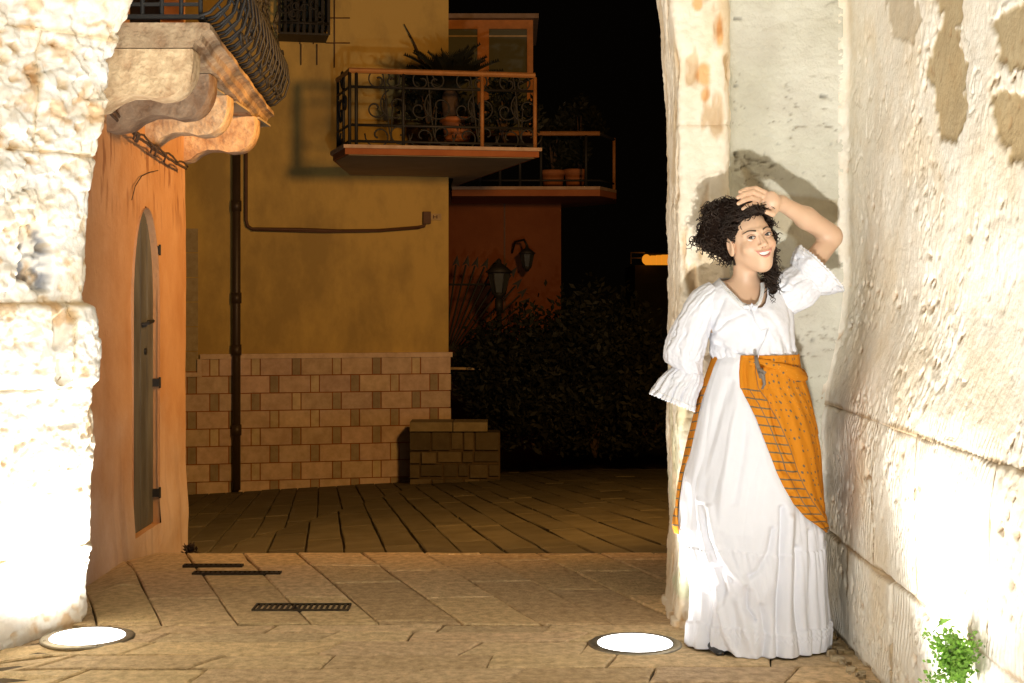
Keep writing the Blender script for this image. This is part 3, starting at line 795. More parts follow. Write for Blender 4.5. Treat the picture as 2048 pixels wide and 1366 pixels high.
# scored corner blocks on the left
for k in range(6):
    zz1 = CAMZ-(458+49*k-HY)/FPX*16.1; zz0 = CAMZ-(458+49*k+47-HY)/FPX*16.1
    if zz0 < zT-ch+.04: zz0 = zT-ch+.04
    if zz1-zz0 > .05: fbox(MB(), s_left, s_of(396), zz0, zz1, 0, .02).build('corner_block', M['tile'], och, col=(.62, .66, .5))
# drain pipe with sockets, conduit with clamps and junction box, small number plate
pp = [wallp(473, y, .10) for y in (250, 600, 980)]
dp = MB().tube(pp, .045, 10).build('drain_pipe', M['pipe'], och, True)
for y in (412, 596, 700, 860):
    q = wallp(473, y, .10); MB().tube([q+Vector((0, 0, -.06)), q+Vector((0, 0, .06))], .056, 10).build('pipe_socket', M['pipe'], dp, True)
cpts = [wallp(492, y, .05) for y in (250, 330, 440)]+[wallp(x, y, .05) for x, y in ((495, 452), (504, 458), (600, 459), (680, 462), (760, 461), (835, 455), (848, 452), (851, 440))]
MB().tube(cpts, .020, 8).build('conduit', M['conduit'], och, True)
MB().tube([wallp(x, y, .07) for x, y in ((504, 460), (650, 464), (740, 463), (840, 456))], .011, 6).build('cable', M['conduit'], och, True)
q = wallp(852, 437, 0)
def wb(name, px, py, w, h, d, m, parent=och):
    q = wallp(px, py, 0); s = -(Vector((q.x, q.y, 0))-S0).length; w = w/FPX*16.5; h = h/FPX*16.5
    return fbox(MB(), s-w/2, s+w/2, q.z-h/2, q.z+h/2, 0, d).build(name, m, parent)
wb('junction_box', 852, 436, 15, 24, .10, M['conduit'])
pl = wb('number_plate', 870, 434, 24, 13, .03, M['plate'])
wb('plate_mark', 866, 434, 2, 7, .034, M['conduit'], pl); wb('plate_mark', 873, 434, 2, 7, .034, M['conduit'], pl); wb('plate_mark', 869.5, 434, 6, 1.6, .033, M['conduit'], pl)
# ornate dark window grille hung high on the wall, left of the balcony
grl = fbox(MB(), s_of(555), s_of(651), CAMZ+(590-86)/FPX*16.3, CAMZ+(590-82)/FPX*16.3, .02, .5).build('window_grille', M['iron'], och)
zb = CAMZ+(590-84)/FPX*16.3; sA, sB = s_of(555), s_of(651)
for i in range(9):
    s = sA+(sB-sA)*i/8; m_ = MB().bar(wp(s, zb, .48), wp(s, zb+1.4, .48), .028); m_.build('bar', M['iron'], grl)
m_ = MB()
for z in (.12, .45, .95): m_.bar(wp(sA, zb+z, .48), wp(sB, zb+z, .48), .03)
for o_ in (0, .12, .24, .36): m_.bar(wp(sB, zb+.1, o_), wp(sB, zb+1.4, o_), .02)
rs = random.Random(4)
for k in range(26):
    cs, cz = rs.uniform(sA+.05, sB-.05), zb+rs.uniform(.12, 1.0); R = rs.uniform(.04, .09); a0 = rs.uniform(0, 6)
    m_.tube([wp(cs+R*(1-j/14)*math.cos(a0+j*.5), cz+R*(1-j/14)*math.sin(a0+j*.5), .49) for j in range(12)], .014, 4)
m_.build('scrollwork', M['iron'], grl, True, kind='stuff')
fbox(MB(), sA+.05, sB-.05, zb+.05, zb+1.6, .003, .02).build('dark_window', M['glass'], och)
# grid of thin red training wires around it
m_ = MB()
for px in (600, 627, 669): m_.tube([wallp(px, 0, .03), wallp(px, 88 if px < 650 else 135, .03)], .008, 4)
for py in (36, 86): m_.tube([wallp(652, py, .03), wallp(700, py, .03)], .008, 4)
for px in (602, 634): m_.tube([wallp(px, 88, .03), wallp(px, 130, .03)], .008, 4)
m_.build('training_wires', M['conduit'], och, True)
# balcony
def SC(px, py, Y): return P(px, py, Y*K)
zs1, zs0 = CAMZ+(590-289)/FPX*8.72*K, CAMZ+(590-308)/FPX*8.72*K
poly = [((690-CX)/FPX*8.72*K, 8.72*K), ((1078-CX)/FPX*8.93*K, 8.93*K), ((906-CX)/FPX*11.4*K, 11.4*K), (b.x+.05, b.y+.2), (wallp(700, 300).x, wallp(700, 300).y+.02), ((666-CX)/FPX*9.15*K, 9.15*K)]
bs = MB().prism(poly, zs0, zs1-.035).build('balcony_slab', M['terracotta_edge'], och)
MB().prism([(poly[0][0]+.03, poly[0][1]+.04), (poly[1][0]-.05, poly[1][1]+.04), (poly[2][0]-.03, poly[2][1]), poly[3], poly[4], (poly[5][0]+.03, poly[5][1])], zs0-.006, zs0-.001).build('soffit', M['soffit'], och)
po = [(poly[0][0]-.01, poly[0][1]-.03), (poly[1][0]+.03, poly[1][1]-.03), (poly[2][0]+.03, poly[2][1]), poly[3], poly[4], (poly[5][0]-.03, poly[5][1])]
MB().prism(po, zs1-.034, zs1).build('balcony_top', M['tile'], och, col=(.8, .75, .7))
zra = CAMZ+(590-139)/FPX*8.72*K
c0, c1, c2_, c3_ = Vector(poly[5]), Vector(poly[0]), Vector(poly[1]), Vector(poly[2])
def iv(v, z): return Vector((v.x, v.y, z))
c1i = c1+Vector((.04, .05)); c2i = c2_+Vector((-.04, .05)); c0i = c0+Vector((.05, 0)); c3i = c2_.lerp(c3_, .75)+Vector((-.05, 0))
rail = MB().tube([iv(c0i, zra), iv(c1i, zra), iv(c2i, zra)], .028, 8).build('balcony_railing', M['brass'], och)
m_ = MB()
for dz_ in (-.16,):
    m_.tube([iv(c0i, zra+dz_), iv(c1i, zra+dz_)], .014, 6); m_.tube([iv(c1i, zra+dz_), iv(c2i, zra+dz_)], .014, 6)
for z in (zs1+.04, zs1+.20):
    m_.tube([iv(c0i, z), iv(c1i, z)], .014, 6); m_.tube([iv(c1i, z), iv(c2i, z)], .014, 6)
m_.tube([iv(c2i, zra), iv(c3i, zra)], .018, 6); m_.tube([iv(c2i, zs1+.04), iv(c3i, zs1+.04)], .014, 6)
m_.build('crossbar', M['iron'], rail, True)
for t in (0, .035, .285, .71, 1.0):
    v = c1i.lerp(c2i, t); MB().tube([iv(v, zs1), iv(v, zra-.02)], .017 if t < .5 else .021, 8).build('post', M['iron'] if t < .5 else M['brass'], rail, True)
for v in (c0i, c0i.lerp(c1i, .5), c2i.lerp(c3i, .5), c3i): MB().tube([iv(v, zs1), iv(v, zra-.02)], .016, 6).build('post', M['iron'], rail, True)
def scroll(cx_, cz_, R, turns, a0, sgn, k=22):
    out = []
    for j in range(k):
        t = j/(k-1); rr = R*(1-.85*t); an = a0+sgn*t*turns*2*PI
        out.append((cx_+rr*math.cos(an), cz_+rr*math.sin(an)))
    return out
m_ = MB(); Lr = (c2i-c1i).length
for panel in range(4):
    s0 = Lr*(.04+.235*panel)+.12; w_ = Lr*.2
    zc_ = (zs1+zra)/2-.02
    S_ = [scroll(s0+w_*.22, zc_+.30, .13, 1.3, 0, 1), scroll(s0+w_*.16, zc_+.02, .12, 1.2, 1, -1), scroll(s0+w_*.7, zc_+.05, .17, 1.3, 2, 1),
          scroll(s0+w_*.25, zc_-.25, .14, 1.2, 3, 1), scroll(s0+w_*.8, zc_-.22, .13, 1.2, 0, -1), scroll(s0+w_*.6, zc_+.30, .10, 1.2, 2, -1),
          [(s0+w_*(.3+.3*t), zc_+.38-.62*t+.10*math.sin(t*6)) for t in [j/10 for j in range(11)]], [(s0+w_*(.62-.05*t), zc_+.1-.42*t) for t in (0, .3, .6, 1)]]
    for q in S_:
        m_.tube([iv(c1i.lerp(c2i, s/Lr), z) for s, z in q], .010, 4)
    for t in (-.06, 0, .06): m_.tube([iv(c1i.lerp(c2i, (s0+w_*.42)/Lr+t*.1), zc_-.1), iv(c1i.lerp(c2i, (s0+w_*.42)/Lr+t*.16), zc_+.12)], .008, 4)
for q in (scroll(.2, 0, .16, 1.3, 0, 1), scroll(.3, .35, .12, 1.3, 0, -1), scroll(.25, -.32, .13, 1.3, 2, 1), scroll(.45, .1, .12, 1.3, 2, 1)):
    Ls = (c1i-c0i).length
    m_.tube([iv(c0i.lerp(c1i, s/Ls*.9), (zs1+zra)/2+z) for s, z in q], .012, 4)
m_.build('scrollwork', M['iron'], rail, True, kind='stuff')
# pots and plants on it
def pot(c, r, h, label, m=None, name='plant_pot'):
    t = thing(name, label, 'plant pot', c)
    MB().lathe(c, [(r*.68, 0), (r*.75, h*.1), (r*.95, h*.8), (r*1.08, h*.82), (r*1.08, h), (r*.96, h), (r*.9, h*.88)], 20).build('body', m or M['terracotta'], t, True)
    MB().lathe(Vector(c)+Vector((0, 0, h*.86)), [(r*.9, 0), (r*.88, .01)], 16).build('soil', M['bark'], t, True)
    return t
def palm(c, R, n, label, m=None, seed=1, droop=1.0):
    r_ = random.Random(seed); t = thing('potted_palm', label, 'palm', c)
    MB().lathe(c, [(.07, -.1), (.09, .08), (.08, .18), (.03, .24)], 12).build('trunk', M['bark'], t, True)
    for i in range(n):
        a = 2*PI*i/n*2.4+r_.uniform(-.2, .2); el = r_.uniform(.45, 1.45); L = R*r_.uniform(.75, 1.1)
        m_ = MB(); pts = []
        for k in range(9):
            u = k/8; rad = L*u*math.cos(el*(1-.2*u)); z = .2+L*(u*math.sin(el)-droop*.45*u*u)
            pts.append(Vector(c)+Vector((rad*math.cos(a), rad*math.sin(a), z)))
        m_.tube(pts, [.012*(1-.8*k/8)+.002 for k in range(9)], 4)
        for k in range(1, 25):
            u = k/25; f = u*8; i0 = min(7, int(f)); p = pts[i0].lerp(pts[i0+1], f-i0); d = (pts[i0+1]-pts[i0]).normalized()
            sd_ = d.cross(Vector((0, 0, 1))).normalized(); ll = R*.28*math.sin(PI*min(1, u*1.05+.08))
            for sg in (-1, 1):
                tip = p+sd_*sg*ll*.8+d*ll*.55+Vector((0, 0, .04)); w = d*.017
                m_.add([p-w, p+w, tip], [(0, 1, 2)])
        m_.build('frond', m or M['leaf_dark'], t)
    return t
Yp = 9.35*K
pot(P(915, 283, Yp)-Vector((0, 0, 0)), 33/FPX*Yp, 46/FPX*Yp, 'large terracotta pot holding the sago palm on the upper balcony')
palm(P(900, 222, Yp), .62, 44, 'dark sago palm fanning over the upper balcony railing', seed=3, droop=.55)
def leafbush(name, label, cat, c, rx, ry, rz, n, size, m, seed=2, stems=6, shape=None, group=None):
    r_ = np.random.RandomState(seed); c = Vector(c); t = thing(name, label, cat, c, group)
    # clumpy crown: leaves gathered round many sub-centres
    nc = max(8, n//60); 
    sc_ = r_.normal(size=(nc, 3)); sc_ /= np.linalg.norm(sc_, axis=1)[:, None]; sc_ *= (r_.rand(nc, 1)**.45)
    idx = r_.randint(0, nc, n); pos = sc_[idx]+r_.normal(size=(n, 3))*.13
    pos = pos*np.array([rx, ry, rz])+np.array([c.x, c.y, c.z+rz])
    pos = pos[pos[:, 2] > c.z]
    n = len(pos)
    d1 = r_.normal(size=(n, 3)); d1 /= np.linalg.norm(d1, axis=1)[:, None]; d1[:, 2] = np.abs(d1[:, 2])*.7+.2
    d2 = np.cross(d1, r_.normal(size=(n, 3))); d2 /= np.linalg.norm(d2, axis=1)[:, None]
    s = size*(.6+.8*r_.rand(n, 1))
    V = np.stack([pos, pos+d1*s*.5+d2*s*.22, pos+d1*s, pos+d1*s*.5-d2*s*.22], 1).reshape(-1, 3)
    F = np.arange(4*n).reshape(n, 4)
    put('foliage', V, F, m, t, False)
    for k in range(stems):
        e = sc_[k % nc]*np.array([rx, ry, rz])*.7+np.array([c.x, c.y, c.z+rz]); e = Vector(e)
        mid = c.lerp(e, .5)+Vector((0, 0, rz*.15))
        MB().tube([c, mid, e], [.03*size/.08*.5+.004, .015, .006], 5).build('stem', M['bark'], t, True)
    return t
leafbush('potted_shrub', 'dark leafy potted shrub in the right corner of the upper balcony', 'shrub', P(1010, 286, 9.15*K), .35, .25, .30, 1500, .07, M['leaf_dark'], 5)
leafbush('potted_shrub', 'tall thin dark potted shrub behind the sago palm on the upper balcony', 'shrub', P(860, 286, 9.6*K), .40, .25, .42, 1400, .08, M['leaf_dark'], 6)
# thin climbing branch on the ochre wall above the palm
MB().tube([wallp(x, y, .06) for x, y in ((850, 150), (842, 120), (830, 90), (820, 70), (808, 48))], [.02, .017, .013, .01, .005], 5).build('climbing_branch', M['bark'], None, True, label='bare thin branch climbing the ochre wall above the sago palm', cat='branch')
# ------------------------------------------------------------------ rear block with the orange-framed window, terrace and red wall
Y2 = 19.5
rb = thing('rear_house', 'dark red house behind the corner with an orange-framed window and a lower terrace', 'house', P(1000, 850, Y2))
x0, x1 = (880-CX)/FPX*Y2, (1122-CX)/FPX*Y2
MB().box((x0, Y2, -1.5), (x1, Y2+3, CAMZ+(590-380)/FPX*Y2)).build('wall', M['red_wall'], rb)
MB().box((P(1009, 0, Y2).x-.01, Y2-.02, 0), (P(1009, 0, Y2).x+.012, Y2-.001, CAMZ+(590-400)/FPX*Y2)).build('wall_seam', M['conduit'], rb)
# glazed upper bay
Yb = 18.6
bay = MB().box((P(880, 0, Yb).x, Yb+.06, CAMZ+(590-270)/FPX*Yb), (P(1066, 0, Yb).x, Yb+1.8, CAMZ+(590-44)/FPX*Yb)).build('bay_wall', M['red_wall'], rb)
MB().box((P(880, 0, Yb).x, Yb-.14, P(0, 40, Yb).z), (P(1077, 0, Yb).x, Yb+1.9, P(0, 31, Yb).z)).build('bay_roof', M['tile'], rb, col=(.5, .45, .4))
fr = MB().box((P(880, 0, Yb).x, Yb-.02, P(0, 58, Yb).z), (P(1066, 0, Yb).x, Yb+.055, P(0, 40.5, Yb).z)).build('window', M['frame'], rb)
for xa, xb in ((882, 893), (955, 978), (1054, 1066)):
    MB().box((P(xa, 0, Yb).x, Yb-.03, P(0, 272, Yb).z), (P(xb, 0, Yb).x, Yb+.05, P(0, 57, Yb).z)).build('frame', M['frame'], fr)
MB().box((P(893, 0, Yb).x, Yb-.02, P(0, 272, Yb).z), (P(1054, 0, Yb).x, Yb+.04, P(0, 262, Yb).z)).build('frame', M['frame'], fr)
for xa, xb in ((893, 955), (978, 1054)):
    MB().box((P(xa, 0, Yb).x, Yb+.02, P(0, 262, Yb).z), (P(xb, 0, Yb).x, Yb+.03, P(0, 58, Yb).z)).build('pane', M['blind'], fr)
    MB().bar((P(xa, 0, Yb).x, Yb+.012, P(0, 72, Yb).z), (P(xb, 0, Yb).x, Yb+.012, P(0, 72, Yb).z), .02).build('blind_bar', M['plate'], fr)
# terrace
zt0, zt1 = P(0, 392, 18).z, P(0, 373, 18).z
tp = [((904-CX)/FPX*18, 18), ((1200-CX)/FPX*18, 18), ((1236-CX)/FPX*18.3, 18.6), ((1236-CX)/FPX*19.2, 19.5), ((1122-CX)/FPX*20.5, 20.5), ((904-CX)/FPX*20.5, 20.5)]
MB().prism(tp, zt0, zt1-.04).build('terrace_slab', M['terracotta_edge'], rb); MB().prism([(x, y-.02) for x, y in tp], zt1-.039, zt1).build('terrace_top', M['tile'], rb, col=(.7, .6, .5))
zr_ = P(0, 266, 18).z
tr = MB().tube([(tp[0][0], 18.05, zr_), (tp[1][0], 18.05, zr_)], .03, 8).build('terrace_railing', M['brass'], rb)
MB().tube([(tp[1][0], 18.05, zr_), (tp[2][0]-.03, 18.6, zr_-.02), (tp[3][0]-.03, 19.5, zr_)], .02, 6).tube([(tp[0][0], 18.05, zt1+.08), (tp[1][0], 18.05, zt1+.08), (tp[2][0]-.03, 18.6, zt1+.08)], .014, 6).build('crossbar', M['iron'], tr, True)
for px in (920, 960, 1000, 1040, 1082, 1172):
    MB().tube([(P(px, 0, 18.05).x, 18.05, zt1), (P(px, 0, 18.05).x, 18.05, zr_)], .02, 6).build('post', M['iron'], tr, True)
MB().tube([(tp[2][0]-.03, 18.6, zt1), (tp[2][0]-.03, 18.6, zr_)], .022, 6).build('post', M['brass'], tr, True)
for i, (px, r, h, lb) in enumerate(((1106, 24, 42, 'left terracotta pot on the lower terrace'), (1150, 22, 44, 'right terracotta pot on the lower terrace beside the rail post'))):
    q = P(px, 373, 18.9); q.z = zt1
    pot(q, r/FPX*18.9, h/FPX*18.9, lb)
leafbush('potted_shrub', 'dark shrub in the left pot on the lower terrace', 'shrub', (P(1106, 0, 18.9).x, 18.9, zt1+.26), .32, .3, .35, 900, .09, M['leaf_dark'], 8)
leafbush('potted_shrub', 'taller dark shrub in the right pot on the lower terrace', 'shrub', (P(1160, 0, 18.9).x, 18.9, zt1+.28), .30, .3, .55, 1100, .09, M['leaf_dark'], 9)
# wall lantern
def lantern(c, s, t, m_glass=None):
    cage = MB(); c = Vector(c)
    for k in range(6):
        a = k*PI/3; a2 = a+PI/3
        for (r0, z0, r1, z1) in ((.09, -.14, .15, .14),):
            cage.tube([c+Vector((r0*s*math.cos(a), r0*s*math.sin(a), z0*s)), c+Vector((r1*s*math.cos(a), r1*s*math.sin(a), z1*s))], .009*s+.002, 4)
            cage.tube([c+Vector((r1*s*math.cos(a), r1*s*math.sin(a), z1*s)), c+Vector((r1*s*math.cos(a2), r1*s*math.sin(a2), z1*s))], .011*s, 4)
            cage.tube([c+Vector((r0*s*math.cos(a), r0*s*math.sin(a), z0*s)), c+Vector((r0*s*math.cos(a2), r0*s*math.sin(a2), z0*s))], .011*s, 4)
    cage.build('cage', M['iron'], t, True)
    MB().lathe(c, [(.17*s, .14*s), (.19*s, .15*s), (.10*s, .23*s), (.04*s, .27*s), (.03*s, .32*s), (.005, .34*s)], 12).build('roof', M['iron'], t, True)
    MB().lathe(c, [(.03*s, -.24*s), (.06*s, -.19*s), (.095*s, -.15*s), (.09*s, -.14*s)], 12).build('finial', M['iron'], t, True)
    MB().lathe(c, [(.082*s, -.135*s), (.14*s, .135*s)], 6).build('glass', M['glass'], t)
q = P(1054, 521, 18.9)
t = thing('wall_lantern', 'unlit black lantern on a bracket on the dark red wall', 'lantern', q)
lantern(q, .62, t)
MB().tube([q+Vector((0, 0, .2)), q+Vector((-.04, .1, .28)), q+Vector((-.16, .35, .26)), q+Vector((-.2, .6, .12))], .016, 6).build('bracket', M['iron'], t, True)
# post lantern
q = P(998, 566, 17.6)
t = thing('post_lantern', 'unlit black lantern on a slim post in front of the fan-shaped fence', 'lantern', (q.x, q.y, -.95))
lantern(q, .9, t)
MB().tube([(q.x, q.y, -.95), (q.x, q.y, q.z-.2)], .032, 8).tube([(q.x, q.y, q.z-.35), (q.x, q.y, q.z-.2)], .05, 8).build('post', M['iron'], t, True)
# fan-shaped fence with arrow tips
Yf = 18.0; hub = P(885, 735, Yf)
fn = thing('fan_fence', 'iron fence of spokes with arrow tips fanning out from the ochre corner', 'fence', hub)
tips_ = [(912, 530), (932, 530), (950, 532), (969, 534), (986, 536), (1004, 542), (1022, 550), (1031, 572), (1040, 590), (1045, 608), (1046, 628), (1047, 645), (1038, 664)]
for (px, py) in tips_:
    tp_ = P(px, py, Yf); d = (tp_-hub).normalized(); s0 = hub+d*.25
    m_ = MB().tube([s0, tp_], .013, 5)
    sd_ = Vector((d.z, 0, -d.x)); m_.add([tp_+d*.13, tp_-d*.02+sd_*.05, tp_+d*.02+Vector((0, .01, 0)), tp_-d*.02-sd_*.05, tp_+d*.02-Vector((0, .01, 0))], [(0, 1, 2), (0, 2, 3), (0, 3, 4), (0, 4, 1), (1, 4, 3, 2)])
    m_.build('spoke', M['iron'], fn)
MB().tube([P(885, 569, Yf), P(985, 569, Yf)], .014, 5).build('cross_wire', M['iron'], fn)
# pale rail lower down
MB().tube([P(900, 737, 17.0), P(1010, 738, 17.0)], .018, 6).build('low_rail', M['plate'], None, True, label='thin pale horizontal rail beside the ochre corner above the garden wall', cat='rail')
# low stone wall with capping stones
gw = thing('garden_wall', 'low rough stone wall with pale capping stones at the foot of the ochre corner', 'low wall', P(900, 955, 15.9))
Yg_ = 15.75
Xa, Xb = P(818, 0, Yg_).x, P(1000, 0, Yg_).x
zt_g = P(0, 862, Yg_).z
rr_ = random.Random(9)
x = Xa; zz = -.95
rowz = [(-1.1, -.88), (-.88, -.74), (-.74, -.58), (-.58, -.44), (-.44, zt_g-.005)]
for z0, z1 in rowz:
    x = Xa
    while x < Xb:
        w = rr_.uniform(.12, .34); t = rr_.uniform(.16, .32)
        a_ = (x+.012, Yg_-rr_.uniform(-.01, .03), z0+rr_.uniform(.005, .03)); b_ = (min(x+w, Xb)-.012, Yg_+.3, z1-.01)
        if b_[0]-a_[0] > .05: MB().box(a_, b_).build('stone', M['tile'], gw, col=(t*.8, t*.82, t*.62))
        x += w
MB().box((Xa+.02, Yg_+.03, -1.2), (Xb, Yg_+.28, zt_g-.02)).build('core', M['joint'], gw)
for xa, xb in ((820, 905), (907, 975)):
    MB().box((P(xa, 0, Yg_).x, Yg_-.05, zt_g), (P(xb, 0, Yg_).x, Yg_+.35, zt_g+.10)).build('cap_stone', M['tile'], gw, col=(.42, .45, .36))
# garden shrubs
gsh = 'dark shrubs growing behind the low garden wall'
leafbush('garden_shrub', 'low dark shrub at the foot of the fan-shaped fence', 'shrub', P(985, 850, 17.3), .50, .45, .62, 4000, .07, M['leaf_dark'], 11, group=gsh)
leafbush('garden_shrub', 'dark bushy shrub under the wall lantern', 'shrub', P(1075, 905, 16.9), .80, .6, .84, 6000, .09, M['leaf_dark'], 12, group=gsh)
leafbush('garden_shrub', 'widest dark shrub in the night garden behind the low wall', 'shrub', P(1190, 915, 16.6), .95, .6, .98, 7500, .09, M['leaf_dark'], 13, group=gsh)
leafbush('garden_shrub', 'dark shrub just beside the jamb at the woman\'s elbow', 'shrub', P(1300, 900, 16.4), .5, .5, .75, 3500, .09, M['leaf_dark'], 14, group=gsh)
# far lit roof terrace with a satellite dish
Yl = 45
fh = thing('far_house', 'far rooftop with an amber lit wall glowing in the night', 'house', P(1320, 640, Yl))
MB().box((P(1270, 0, Yl).x, Yl, -3), (P(1460, 0, Yl).x, Yl+4, P(0, 530, Yl).z)).build('wall', M['dark_ground'], fh)
for k in range(6):
    xa = 1294+k*11; MB().box((P(xa, 0, Yl).x, Yl+.5, P(0, 529.5, Yl).z), (P(xa+10.3, 0, Yl).x, Yl+.6, P(0, 511-k*.8, Yl).z)).build('panel', M['amber_glow'], fh)  # wall panels glow in place of lamplight falling on them
MB().box((P(1290, 0, Yl).x, Yl+.3, P(0, 508, Yl).z), (P(1460, 0, Yl).x, Yl+2, P(0, 505, Yl).z)).build('roof', M['dark_ground'], fh)
m_ = MB().tube([P(1262, 528, Yl), P(1262, 505, Yl), P(1290, 505, Yl)], .03, 4).tube([P(1262, 516, Yl), P(1290, 516, Yl)], .02, 4); m_.build('railing', M['plate'], fh)
dsh = thing('satellite_dish', 'round satellite dish given an amber glow on the far lit rooftop', 'satellite dish', P(1292, 529, Yl-.3))
q = P(1293, 519, Yl-.3); V = []; nn_ = 20
for r_i, (r_, d_) in enumerate(((0.001, .05), (.08, .04), (.15, .0))):
    V += [(q.x+r_*math.cos(2*PI*k/nn_)*.95, q.y+d_, q.z+r_*math.sin(2*PI*k/nn_)*1.1) for k in range(nn_)]
put('dish', V, [(i*nn_+k, i*nn_+(k+1) % nn_, (i+1)*nn_+(k+1) % nn_, (i+1)*nn_+k) for i in range(2) for k in range(nn_)], M['amber_glow'], dsh, True)  # lamplight on the dish put in as glow
MB().tube([q+Vector((0, .06, 0)), q+Vector((0, .1, -.16))], .012, 5).build('mast', M['iron'], dsh)
# ------------------------------------------------------------------ weed at the foot of the side wall, rubble in the corner
def weed(base, label):
    r_ = random.Random(2); t = thing('wall_weed', label, 'weed', base); base = Vector(base)
    for k in range(20):
        a = r_.uniform(0, 2*PI); L = r_.uniform(.03, .12); h = r_.uniform(.02, .15)
        tip = base+Vector((-abs(math.cos(a))*L*.9-.005, math.sin(a)*L*1.1, h)); mid = base.lerp(tip, .5)+Vector((0, 0, .03))
        MB().tube([base, mid, tip], [.003, .002, .001], 4).build('stem', M['leaf_green'], t, True)
        m_ = MB()
        for j in range(60):
            u = r_.uniform(.2, 1.08); p = (base.lerp(mid, u*2) if u < .5 else mid.lerp(tip, u*2-1))+Vector((r_.gauss(0, .010), r_.gauss(0, .013), r_.gauss(0, .012)))
            d = Vector((r_.gauss(0, 1), r_.gauss(0, 1), r_.gauss(0, .7))).normalized(); e = d.orthogonal().normalized(); s = r_.uniform(.010, .020)
            m_.add([p, p+d*s*.5+e*s*.35, p+d*s, p+d*s*.5-e*s*.35], [(0, 1, 2, 3)])
        m_.build('leaves', M['leaf_green'], t)
    m_ = MB(); p = base+Vector((-.02, .02, .175)); 
    m_.add([p, p+Vector((-.03, .0, -.002)), p+Vector((-.055, -.01, -.028)), p+Vector((-.035, 0, -.018))], [(0, 1, 2, 3)]); m_.build('long_leaf', M['leaf_green'], t)
Yw = 1.21*FPX/(1935-CX)
weed((1.20, Yw, CAMZ-(1372-HY)/FPX*Yw), 'small green weed growing out of the side wall near the lower right corner')
rub = MB(); r_ = random.Random(8)
for k in range(60):
    y = r_.uniform(4.3, 5.45); x = 1.19-abs(r_.gauss(0, .03)); s = r_.uniform(.004, .014)
    V = [(x+s*r_.uniform(.6, 1.2)*a, y+s*r_.uniform(.6, 1.2)*b_, s*.6+s*c_*.7) for a in (-1, 1) for b_ in (-1, 1) for c_ in (-1, 1)]
    rub.add(V, [(0, 1, 3, 2), (4, 6, 7, 5), (0, 4, 5, 1), (2, 3, 7, 6), (0, 2, 6, 4), (1, 5, 7, 3)])
rub.build('rubble', M['mortar'], None, kind='stuff')
# small tuft at the corner of the orange house
leafbush('dry_tuft', 'small dry tuft growing at the foot of the orange house corner', 'tuft', (-1.63, 7.2, -.10), .045, .04, .055, 260, .03, M['bark'], 21, stems=3)
# ------------------------------------------------------------------ the woman
def fmat(name, col, rough=.8, bump=0, bscale=200, usecol=False, sheen=0, trans=0, bdist=.002):
    m = mat(name, col, rough, .05, 5, bump, bscale, usecol=usecol, spec=.2, bdist=bdist)
    b = m.node_tree.nodes['Principled BSDF']
    if sheen: b.inputs['Sheen Weight'].default_value = sheen
    return m
M['cotton'] = fmat('white_cotton', (.74, .74, .77), .85, .3, 260)
M['lace'] = fmat('white_lace', (.74, .72, .68), .9, .6, 500)
sk = bpy.data.materials.new('skin'); n, b = nt(sk); at = n.nodes.new('ShaderNodeAttribute'); at.attribute_name = 'Col'
n.links.new(at.outputs['Color'], b.inputs['Base Color']); b.inputs['Roughness'].default_value = .48
b.inputs['Subsurface Weight'].default_value = .12; b.inputs['Subsurface Radius'].default_value = (.012, .005, .003); b.inputs['Subsurface Scale'].default_value = 1.0
M['skin'] = sk
M['hair'] = mat('dark_brown_hair', (.030, .016, .009), .6, scale=30, spec=.3, col2=(.016, .009, .005))
M['brow'] = mat('brow_hair', (.03, .018, .012), .6)
def plain(name, col, rough=.5):
    m = bpy.data.materials.new(name); n, b = nt(m); b.inputs['Base Color'].default_value = (*col, 1); b.inputs['Roughness'].default_value = rough; return m
M['eye_white'] = plain('eye_white', (.75, .72, .68), .2); M['iris'] = plain('iris', (.05, .04, .03), .15)
M['teeth'] = plain('teeth', (.85, .80, .70), .3); M['lip'] = plain('lip', (.50, .18, .13), .4); M['mouth'] = plain('mouth_dark', (.10, .025, .02), .6)
M['shoe'] = plain('black_shoe', (.012, .012, .012), .35); M['trim'] = plain('grey_trim', (.16, .13, .10), .6)
# scarf: orange cotton with striped border and dotted field, laid out in cloth coordinates (x = metres from the front edge, y = height)
sm = bpy.data.materials.new('orange_printed_cotton'); n, b = nt(sm); N = n.nodes; Lk = n.links
def mth(op, a, b_=None, c=None):
    nd = N.new('ShaderNodeMath'); nd.operation = op
    for i, v in enumerate((a, b_, c)):
        if v is None: continue
        if isinstance(v, (int, float)): nd.inputs[i].default_value = v
        else: Lk.new(v, nd.inputs[i])
    return nd.outputs[0]
at = N.new('ShaderNodeAttribute'); at.attribute_name = 'wv'; sp = N.new('ShaderNodeSeparateXYZ'); Lk.new(at.outputs['Vector'], sp.inputs[0])
ux, uy = sp.outputs[0], sp.outputs[1]
fr_ = mth('FRACT', mth('ADD', mth('MULTIPLY', uy, 31.5), mth('MULTIPLY', ux, 3.2)))
stripe = mth('LESS_THAN', fr_, .17)
band = mth('MULTIPLY', mth('LESS_THAN', ux, .090), mth('GREATER_THAN', ux, -.5))
seam = mth('LESS_THAN', mth('ABSOLUTE', mth('SUBTRACT', ux, .043)), .0018)
seam2 = mth('LESS_THAN', mth('ABSOLUTE', mth('SUBTRACT', ux, .091)), .0022)
low = mth('LESS_THAN', uy, .955)
stripes = mth('MULTIPLY', mth('MULTIPLY', stripe, band), low)
stripes = mth('MAXIMUM', stripes, mth('MAXIMUM', mth('MULTIPLY', seam, low), mth('MULTIPLY', seam2, .8)))
vo = N.new('ShaderNodeTexVoronoi'); vo.inputs['Scale'].default_value = 40; vo.inputs['Randomness'].default_value = .35; Lk.new(at.outputs['Vector'], vo.inputs['Vector'])
